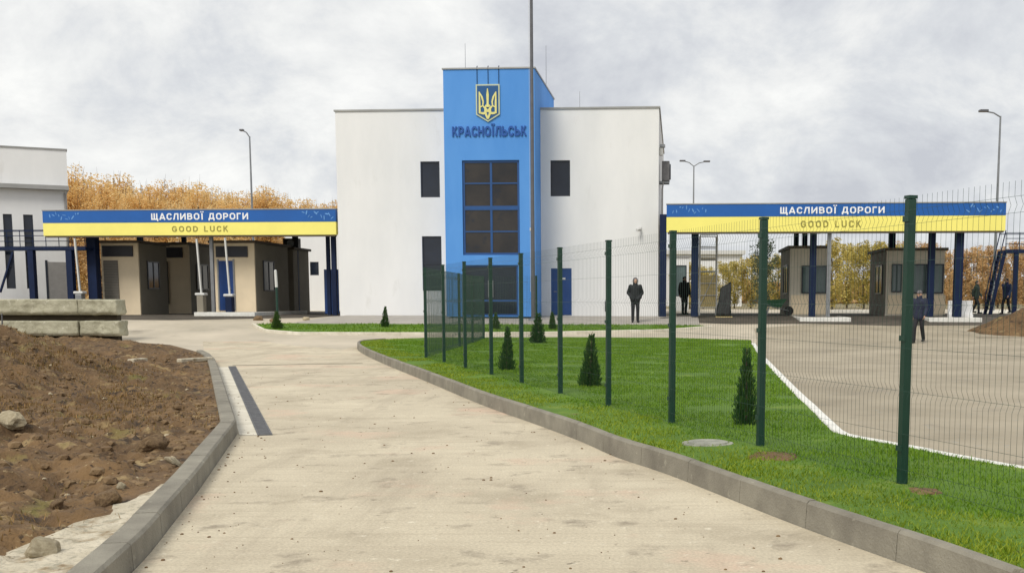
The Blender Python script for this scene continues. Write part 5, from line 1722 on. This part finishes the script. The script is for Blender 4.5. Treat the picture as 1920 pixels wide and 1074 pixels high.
for i in range(16):
    u = 1270 + i * 27 + rt.uniform(-6, 6)
    if u > 1700: break
    vt = (497 if u < 1400 else 478) if u < 1540 else 458
    plant_tree(OT[i % 2], 'willow_tree', 'yellow green leafy tree in the row behind the right canopy', u, 84 + rt.uniform(-5, 8), vt + rt.uniform(-5, 6), 7, 'yellow green trees behind the right canopy', 1.2, rt.random() * 6)
for i in range(10):
    u = 1690 + i * 27 + rt.uniform(-6, 6)
    plant_tree(RT[i % 2], 'alder_tree', 'russet brown tree in the row behind the right end of the right canopy', u, 86 + rt.uniform(-5, 8), 464 + rt.uniform(-8, 8), 7, 'russet trees behind the right canopy', 1.2, rt.random() * 6)
plant_tree(DT, 'pine_tree', 'dark green pine standing out between the yellow green trees', 1432, 80, 446, 8, None, 1.0)
for i in range(7):
    u = 100 + i * 90 + rt.uniform(-12, 12)
    plant_tree(RT[i % 2], 'alder_tree', 'russet brown bush in shade behind the left canopy booths', u, 82 + rt.uniform(-3, 3), 452 + rt.uniform(-6, 6), 7, 'russet bushes behind the left booths', 1.4, rt.random() * 6)

# distant belt of woodland that closes the horizon
def belt(name, label, y0, x0, x1, h, n, material, seed):
    rng = random.Random(seed)
    V, F = [], []
    for i in range(n):
        x = rng.uniform(x0, x1)
        hh = h * (0.65 + 0.5 * noise.noise(Vector((x * 0.04, seed, 0))) + 0.15 * noise.noise(Vector((x * 0.3, seed, 2))))
        p = Vector((x, y0 + rng.uniform(0, 14), gz(y0) + hh * rng.random() ** 0.8))
        n_ = Vector((rng.gauss(0, 1), rng.gauss(0, 1), rng.gauss(0, 1))).normalized()
        a = n_.orthogonal().normalized() * rng.uniform(0.4, 0.9); b = n_.cross(a) * 0.7
        k = len(V)
        V += [tuple(p - a), tuple(p - b), tuple(p + a), tuple(p + b)]
        F.append((k, k + 1, k + 2, k + 3))
    me = bpy.data.meshes.new(name); me.from_pydata(V, [], F)
    tag(link_mesh(name, me, material), label, 'woodland', None, 'stuff')
belt('woodland', 'far belt of brownish woodland closing the horizon', 190, -150, 130, 6, 16000, M['russet'], 3)

# dirt heap at the right
hc = P(1925, 612, 41.5)
def heap():
    bm = bmesh.new()
    n = 46
    rows = []
    for j in range(n):
        row = []
        for i in range(n):
            x = (i / (n - 1) - 0.5) * 2; y = (j / (n - 1) - 0.5) * 2
            r = math.hypot(x, y)
            k = max(0, 1 - r)
            z = 1.75 * k ** 1.15 * (1 + 0.3 * noise.noise(Vector((x * 2.4, y * 2.4, 1)))) + 0.10 * noise.noise(Vector((x * 9, y * 9, 4))) * min(1, k * 6) + 0.05 * noise.noise(Vector((x * 20, y * 20, 4))) * min(1, k * 6)
            row.append(bm.verts.new((x * 4.0, y * 2.2, z - 0.05)))
        rows.append(row)
    for a, b in zip(rows, rows[1:]):
        for i in range(n - 1): bm.faces.new((a[i], a[i + 1], b[i + 1], b[i]))
    me = bpy.data.meshes.new('soil_heap'); bm.to_mesh(me); bm.free()
    me.polygons.foreach_set('use_smooth', [True] * len(me.polygons))
    o = link_mesh('soil_heap', me, M['soil'])
    o.location = (hc.x + 1.6, 42.0, gz(41.0) - 0.02)
    tag(o, 'heap of brown earth on the yard at the right edge', 'soil heap')
heap()

# ------------------------------------------------------------------ clutter under the right canopy
def F_at(u, v, dep): s, z = fac(u, v, dep); return s, z
s0, _ = fac(1312, 560, 1.0); s1, zt = fac(1345, 441, 1.0)
t = fthing('scaffold_tower', 'narrow pale scaffold tower with a yellow board beside the dark canopy column', 'scaffold', s0, 1.0, 0.02)
W_ = s1 - s0
m = MB()
for x in (0, W_):
    for y in (0, 1.4): m.tube((x, y, 0), (x, y, zt), 0.028, n=8)
for k in range(7):
    z = 0.35 + k * 0.52
    for y in (0, 1.4): m.tube((0, y, z), (W_, y, z), 0.02, n=6)
    for x in (0, W_): m.tube((x, 0, z + 0.2), (x, 1.4, z + 0.2), 0.016, n=6)
m.tube((0, 0, 0.4), (W_, 0, 2.0), 0.016, n=6)
m.build('tubes', M['whitepaint'], t)
MB().box(0.04, W_ - 0.04, 0.04, 0.07, 0.36, 1.75).build('board', M['ply'], t)
MB().box(0.03, W_ - 0.03, 0.05, 1.35, 2.45, 2.49).build('platform', M['ply'], t)
s, _ = fac(1357, 590, 0.2)
t = fthing('covered_stack', 'dark tarpaulin covered stack beside the scaffold tower', 'covered stack', s, 0.2)
m = MB()
bm = m.bm
bmesh.ops.create_cube(bm, size=1)
bmesh.ops.subdivide_edges(bm, edges=bm.edges[:], cuts=7, use_grid_fill=True)
for v in bm.verts:
    c = v.co
    w_ = 1 - 0.35 * (c.z + 0.5)
    v.co = Vector((c.x * 0.62 * w_ * (1 + 0.3 * noise.noise(c * 3)) + 0.08 * (c.z + .5), c.y * 0.6 * w_ * (1 + 0.2 * noise.noise(c * 4)), (c.z + 0.5) * (1.3 + 0.25 * c.x) + 0.10 * noise.noise(c * 4)))
m.build('tarpaulin', M['tarp'], t, smooth=True)
MB().box(-0.36, 0.36, -0.34, 0.34, -0.06, -0.01).build('pallet', M['ply'], t)
# wheelbarrow by the booth
s, _ = fac(1452, 585, 1.4)
t = fthing('wheelbarrow', 'green wheelbarrow standing left of the booth with the wide window', 'wheelbarrow', s, 1.4, 0.02)
bm = bmesh.new()
lo = [bm.verts.new(p) for p in ((-0.3, -0.2, 0.38), (0.25, -0.2, 0.34), (0.25, 0.2, 0.34), (-0.3, 0.2, 0.38))]
hi = [bm.verts.new(p) for p in ((-0.5, -0.33, 0.66), (0.5, -0.33, 0.70), (0.5, 0.33, 0.70), (-0.5, 0.33, 0.66))]
bm.faces.new(lo[::-1])
for i in range(4): bm.faces.new((lo[i], lo[(i + 1) % 4], hi[(i + 1) % 4], hi[i]))
me = bpy.data.meshes.new('tray'); bm.to_mesh(me); bm.free()
o = link_mesh('tray', me, M['barrow'], t); sm = o.modifiers.new('solid', 'SOLIDIFY'); sm.thickness = 0.015
m = MB()
for y in (-0.22, 0.22):
    m.path([(0.62, y * 0.3, 0.2), (0.0, y, 0.34), (-0.95, y * 1.3, 0.66)], 0.018)
    m.path([(-0.25, y, 0.36), (-0.35, y, 0.0)], 0.018)
m.build('frame', M['steelgrey'], t)
MB().tube((0.62, -0.05, 0.2), (0.62, 0.05, 0.2), 0.2, 0.2, 24).build('wheel', M['rubber'], t)
# low pale wall panels near the right island
a0, a1, c0, c1 = fr(1778, 566, 1822, 598, -0.2)
t = fthing('low_barrier', 'low pale concrete barrier at the blue right column', 'barrier', (a0 + a1) / 2, -0.2, -0.08)
hw = (a1 - a0) / 2
m = MB()
m.prism([(-hw, 0), (hw, 0), (hw, 0.75), (-hw, 0.75)], -0.08, 0.08); m.prism([(-hw, 0), (hw, 0), (hw, 0.18), (-hw, 0.18)], -0.2, -0.081)
m.build('panel', M['wall'], t)
for i, (u0, u1, v, dep, lab) in enumerate(((1560, 1660, 553, 14, 'long pale kerb line behind the booth with the wide window'), (1830, 1900, 568, 12, 'pale kerb line behind the right end of the canopy'))):
    a = fac(u0, v, dep)[0]; b = fac(u1, v, dep)[0]
    o = fthing('kerb_line', lab, 'kerb', (a + b) / 2, dep, 0)
    MB().box(-(b - a) / 2, (b - a) / 2, 0, 0.25, -0.05, 0.14).build('stone', M['kerbwhite'], o, 0.02)

# rubble by the left island
for i, (u, v, sz, lab) in enumerate(((575, 600, 0.16, 'grey stone lying on the dark lane near the white corner of the building'), (485, 600, 0.22, 'brown lump of rubble before the blue door booth'),
                                     (512, 603, 0.16, 'small brown lump of rubble near the thin green post'))):
    p = G(u, v)
    o = link_mesh('rubble', rock_mesh(40 + i), M['clod' if i else 'rock'])
    o.location = (p.x, p.y, p.z + sz * 0.25); o.scale = (sz, sz, sz * 0.7)
    tag(o, lab, 'rubble', 'rubble on the lane under the left canopy')

# ------------------------------------------------------------------ people
def capsules(parts, balls=(), voxel=0.014, smooth_it=4):
    m = MB()
    for p, q, a, b in parts:
        m.tube(p, q, a, b, 12)
        m.ball(p, a, u=12, v=8); m.ball(q, b, u=12, v=8)
    for c, r, sc in balls: m.ball(c, r, sc, 16, 10)
    me = m.mesh('temp')
    def st(o):
        r = o.modifiers.new('remesh', 'REMESH'); r.mode = 'VOXEL'; r.voxel_size = voxel; r.use_smooth_shade = True
        s = o.modifiers.new('smooth', 'SMOOTH'); s.iterations = smooth_it; s.factor = 0.5
    out = evaluated(me, st)
    out.polygons.foreach_set('use_smooth', [True] * len(out.polygons))
    bpy.data.meshes.remove(me)
    return out


def hand_parts(w, down, fwd, out):
    """palm, four unequal curled fingers and a thumb; w = wrist, out = thumb side"""
    w = Vector(w); down = Vector(down).normalized(); fwd = Vector(fwd).normalized(); side = down.cross(fwd).normalized()
    ps = [(w, w + down * 0.085, 0.024, 0.030), (w + down * .02 + fwd * .02, w + down * .085 + fwd * .02, .018, .017), (w + down * .02 - fwd * .02, w + down * .08 - fwd * .02, .018, .016)]
    for k, (o, l) in enumerate(((0.033, 0.066), (0.011, 0.078), (-0.011, 0.072), (-0.033, 0.055))):
        a = w + down * 0.085 + fwd * o
        b = a + down * l * 0.55 + side * out * 0.012
        c = b + (down * 0.75 + side * out * 0.65).normalized() * l * 0.5
        ps += [(a, b, 0.0095, 0.0085), (b, c, 0.0085, 0.007)]
    a = w + down * 0.025 + fwd * 0.028
    b = a + (down * 0.7 + fwd * 0.75).normalized() * 0.045
    ps += [(a, b, 0.012, 0.010), (b, b + down * 0.035, 0.010, 0.008)]
    return ps


def person(label, loc, rz, H, stride, arm, jacket, hat, hands_in=False, lean=0.0):
    """figure facing -y; stride = half the step length, arm = swing"""
    k = H / 1.76
    t = thing('person', label, 'person', loc, rz)
    hip, sh = 0.92, 1.43
    J = {}
    for s, sg in (('l', 1), ('r', -1)):
        f = stride * sg
        J['hip' + s] = Vector((0.085 * sg, 0, hip - abs(stride) * 0.12))
        J['ank' + s] = Vector((0.10 * sg, f, 0.085 + (0.05 if f > 0.1 else 0)))
        J['knee' + s] = (J['hip' + s] + J['ank' + s]) / 2 + Vector((0.005 * sg, -0.03 - (0.05 if stride > 0.1 else 0), 0.03))
        J['sho' + s] = Vector((0.19 * sg, lean, sh))
        if hands_in:
            J['elb' + s] = Vector((0.285 * sg, 0.07, 1.17)); J['wri' + s] = Vector((0.185 * sg, -0.12, 1.02))
        else:
            J['elb' + s] = Vector((0.25 * sg, 0.03 - arm * sg * 0.5, 1.15)); J['wri' + s] = Vector((0.255 * sg, -0.05 - arm * sg, 0.92))
    head = Vector((0, lean - 0.02, 1.63))
    neck = Vector((0, lean, 1.50))
    body, bb = [], []
    body += [((0, 0, 0.95), (0, 0, 1.10), 0.125, 0.12), ((0, 0, 1.10), (0, lean, 1.36), 0.12, 0.135), ((0.10, lean, 1.38), (-0.10, lean, 1.38), 0.085, 0.085),
             ((0, lean, 1.40), tuple(head - Vector((0, 0, 0.03))), 0.055, 0.055)]
    bb += [(head, 0.10, (0.78, 0.95, 1.18)), (head + Vector((0, -0.025, -0.07)), 0.065, (0.85, 0.95, 0.9)), (head + Vector((0, -0.102, -0.022)), 0.018, (0.8, 1.0, 1.5)),
           (head + Vector((0.078, 0.0, -0.015)), 0.024, (0.4, 0.8, 1.3)), (head + Vector((-0.078, 0.0, -0.015)), 0.024, (0.4, 0.8, 1.3)), (head + Vector((0, -0.088, -0.068)), 0.016, (1.5, 0.6, 0.5))]
    leg, arm_ = [], []
    for s, sg in (('l', 1), ('r', -1)):
        body += [(J['hip' + s], J['knee' + s], 0.075, 0.052), (J['knee' + s], J['ank' + s], 0.05, 0.036), (J['sho' + s], J['elb' + s], 0.05, 0.040), (J['elb' + s], J['wri' + s], 0.038, 0.027)]
        d = (J['wri' + s] - J['elb' + s]).normalized()
        body += hand_parts(J['wri' + s], d if not hands_in else (-0.5 * sg, -0.2, -0.5), (0, -1, 0.1) if not hands_in else (-0.3 * sg, -0.8, 0.2), sg)
    bo = link_mesh('body', capsules(body, bb, 0.009, 2), M['skin'], t)
    # eyes
    e = MB()
    for x in (0.03, -0.03): e.ball(head + Vector((x, -0.086, 0.003)), 0.011, (1.2, 0.6, 0.7), 10, 6)
    e.build('eyes', M['shoe'], t)
    tr, sh_ = [], []
    tr += [((0, 0, 0.96), (0, 0, 1.0), 0.15, 0.145)]
    for s, sg in (('l', 1), ('r', -1)):
        tr += [(J['hip' + s], J['knee' + s], 0.098, 0.075), (J['knee' + s], J['ank' + s] + Vector((0, 0, 0.02)), 0.073, 0.062)]
    link_mesh('trousers', capsules(tr, (), 0.014), M['trousers'], t)
    jk = [((0.05, 0.0, 0.88), (0.05, 0, 1.12), 0.155, 0.15), ((-0.05, 0.0, 0.88), (-0.05, 0, 1.12), 0.155, 0.15), ((0.05, 0, 1.12), (0.06, lean, 1.34), 0.15, 0.15),
          ((-0.05, 0, 1.12), (-0.06, lean, 1.34), 0.15, 0.15), ((0.13, lean, 1.405), (-0.13, lean, 1.405), 0.085, 0.085), ((0, lean - 0.05, 1.40), (0, lean - 0.045, 1.52), 0.09, 0.07), ((0, lean + 0.005, 1.42), (0, lean - 0.01, 1.545), 0.105, 0.098)]
    for s, sg in (('l', 1), ('r', -1)):
        d = (J['wri' + s] - J['elb' + s]).normalized()
        jk += [(J['sho' + s], J['elb' + s], 0.082, 0.066), (J['elb' + s], J['wri' + s] - d * 0.015, 0.065, 0.052)]
    if hands_in:
        for sg in (1, -1): jk.append(((0.17 * sg, -0.12, 1.0), (0.10 * sg, -0.14, 0.93), 0.085, 0.08))
    link_mesh('jacket', capsules(jk, (), 0.014), M[jacket], t)
    for s, sg in (('l', 1), ('r', -1)):
        a = J['ank' + s]
        fo = a + Vector((0.02 * sg, -0.14, -0.045)); he = a + Vector((0, 0.04, -0.04))
        link_mesh('shoe', capsules([(a, a + Vector((0, 0, -0.03)), 0.05, 0.048), (he, fo, 0.045, 0.042), (fo, fo + Vector((0, -0.05, -0.004)), 0.044, 0.036)], (), 0.012), M['shoe'], t)
    if hat == 'hood':
        link_mesh('hood', capsules([], [(head + Vector((0, 0.035, 0.015)), 0.122, (0.92, 0.92, 1.18)), (head + Vector((0, 0.05, -0.09)), 0.10, (1.05, 0.9, 0.8))], 0.012), M['clothgrey'], t)
    elif hat == 'cap':
        link_mesh('cap', capsules([], [(head + Vector((0, 0.012, 0.05)), 0.105, (0.86, 1.02, 0.86)), (head + Vector((0, -0.10, 0.045)), 0.06, (1.0, 0.9, 0.16))], 0.011), M['clothgrey'], t)
    else:
        link_mesh('hair', capsules([], [(head + Vector((0, 0.022, 0.03)), 0.106, (0.84, 0.98, 1.05))], 0.011), M['hair'], t)
    t.scale = (k, k, k)
    return t


def stand(u, vfeet, Y): 
    p = P(u, vfeet, Y)
    return (p.x, Y, gz(Y))
person('person in a black jacket with a grey hood standing before the white wall', (P(1191, 600, 45.0).x, 45.0, gz(45.0) + 0.03), 0.05, 1.76, 0.0, 0, 'clothblack', 'hood', True)
pg = G(1722, 643)
person('person in a dark navy jacket walking across the yard behind the nearest fence post', (pg.x, pg.y, gz(pg.y)), -0.6, 1.76, 0.19, 0.16, 'clothnavy', 'cap', False, -0.03)
Yp = 57.0
person('person in a dark green jacket walking near the steel stair', (P(1829, 590, Yp).x, Yp, gz(Yp)), 0.9, 1.65, 0.2, 0.14, 'clothgreen', 'hair', False, -0.02)
person('person in a dark blue jacket walking beside the brown earth heap', (P(1886, 590, 55.0).x, 55.0, gz(55)), -0.9, 1.72, 0.17, 0.2, 'clothblue', 'hair', False, -0.03)
person('person in black standing under the right canopy near the building corner', (P(1283, 580, 54.0).x, 54.0, gz(54)), 0.4, 1.8, 0.04, 0.04, 'clothblack', 'hair')
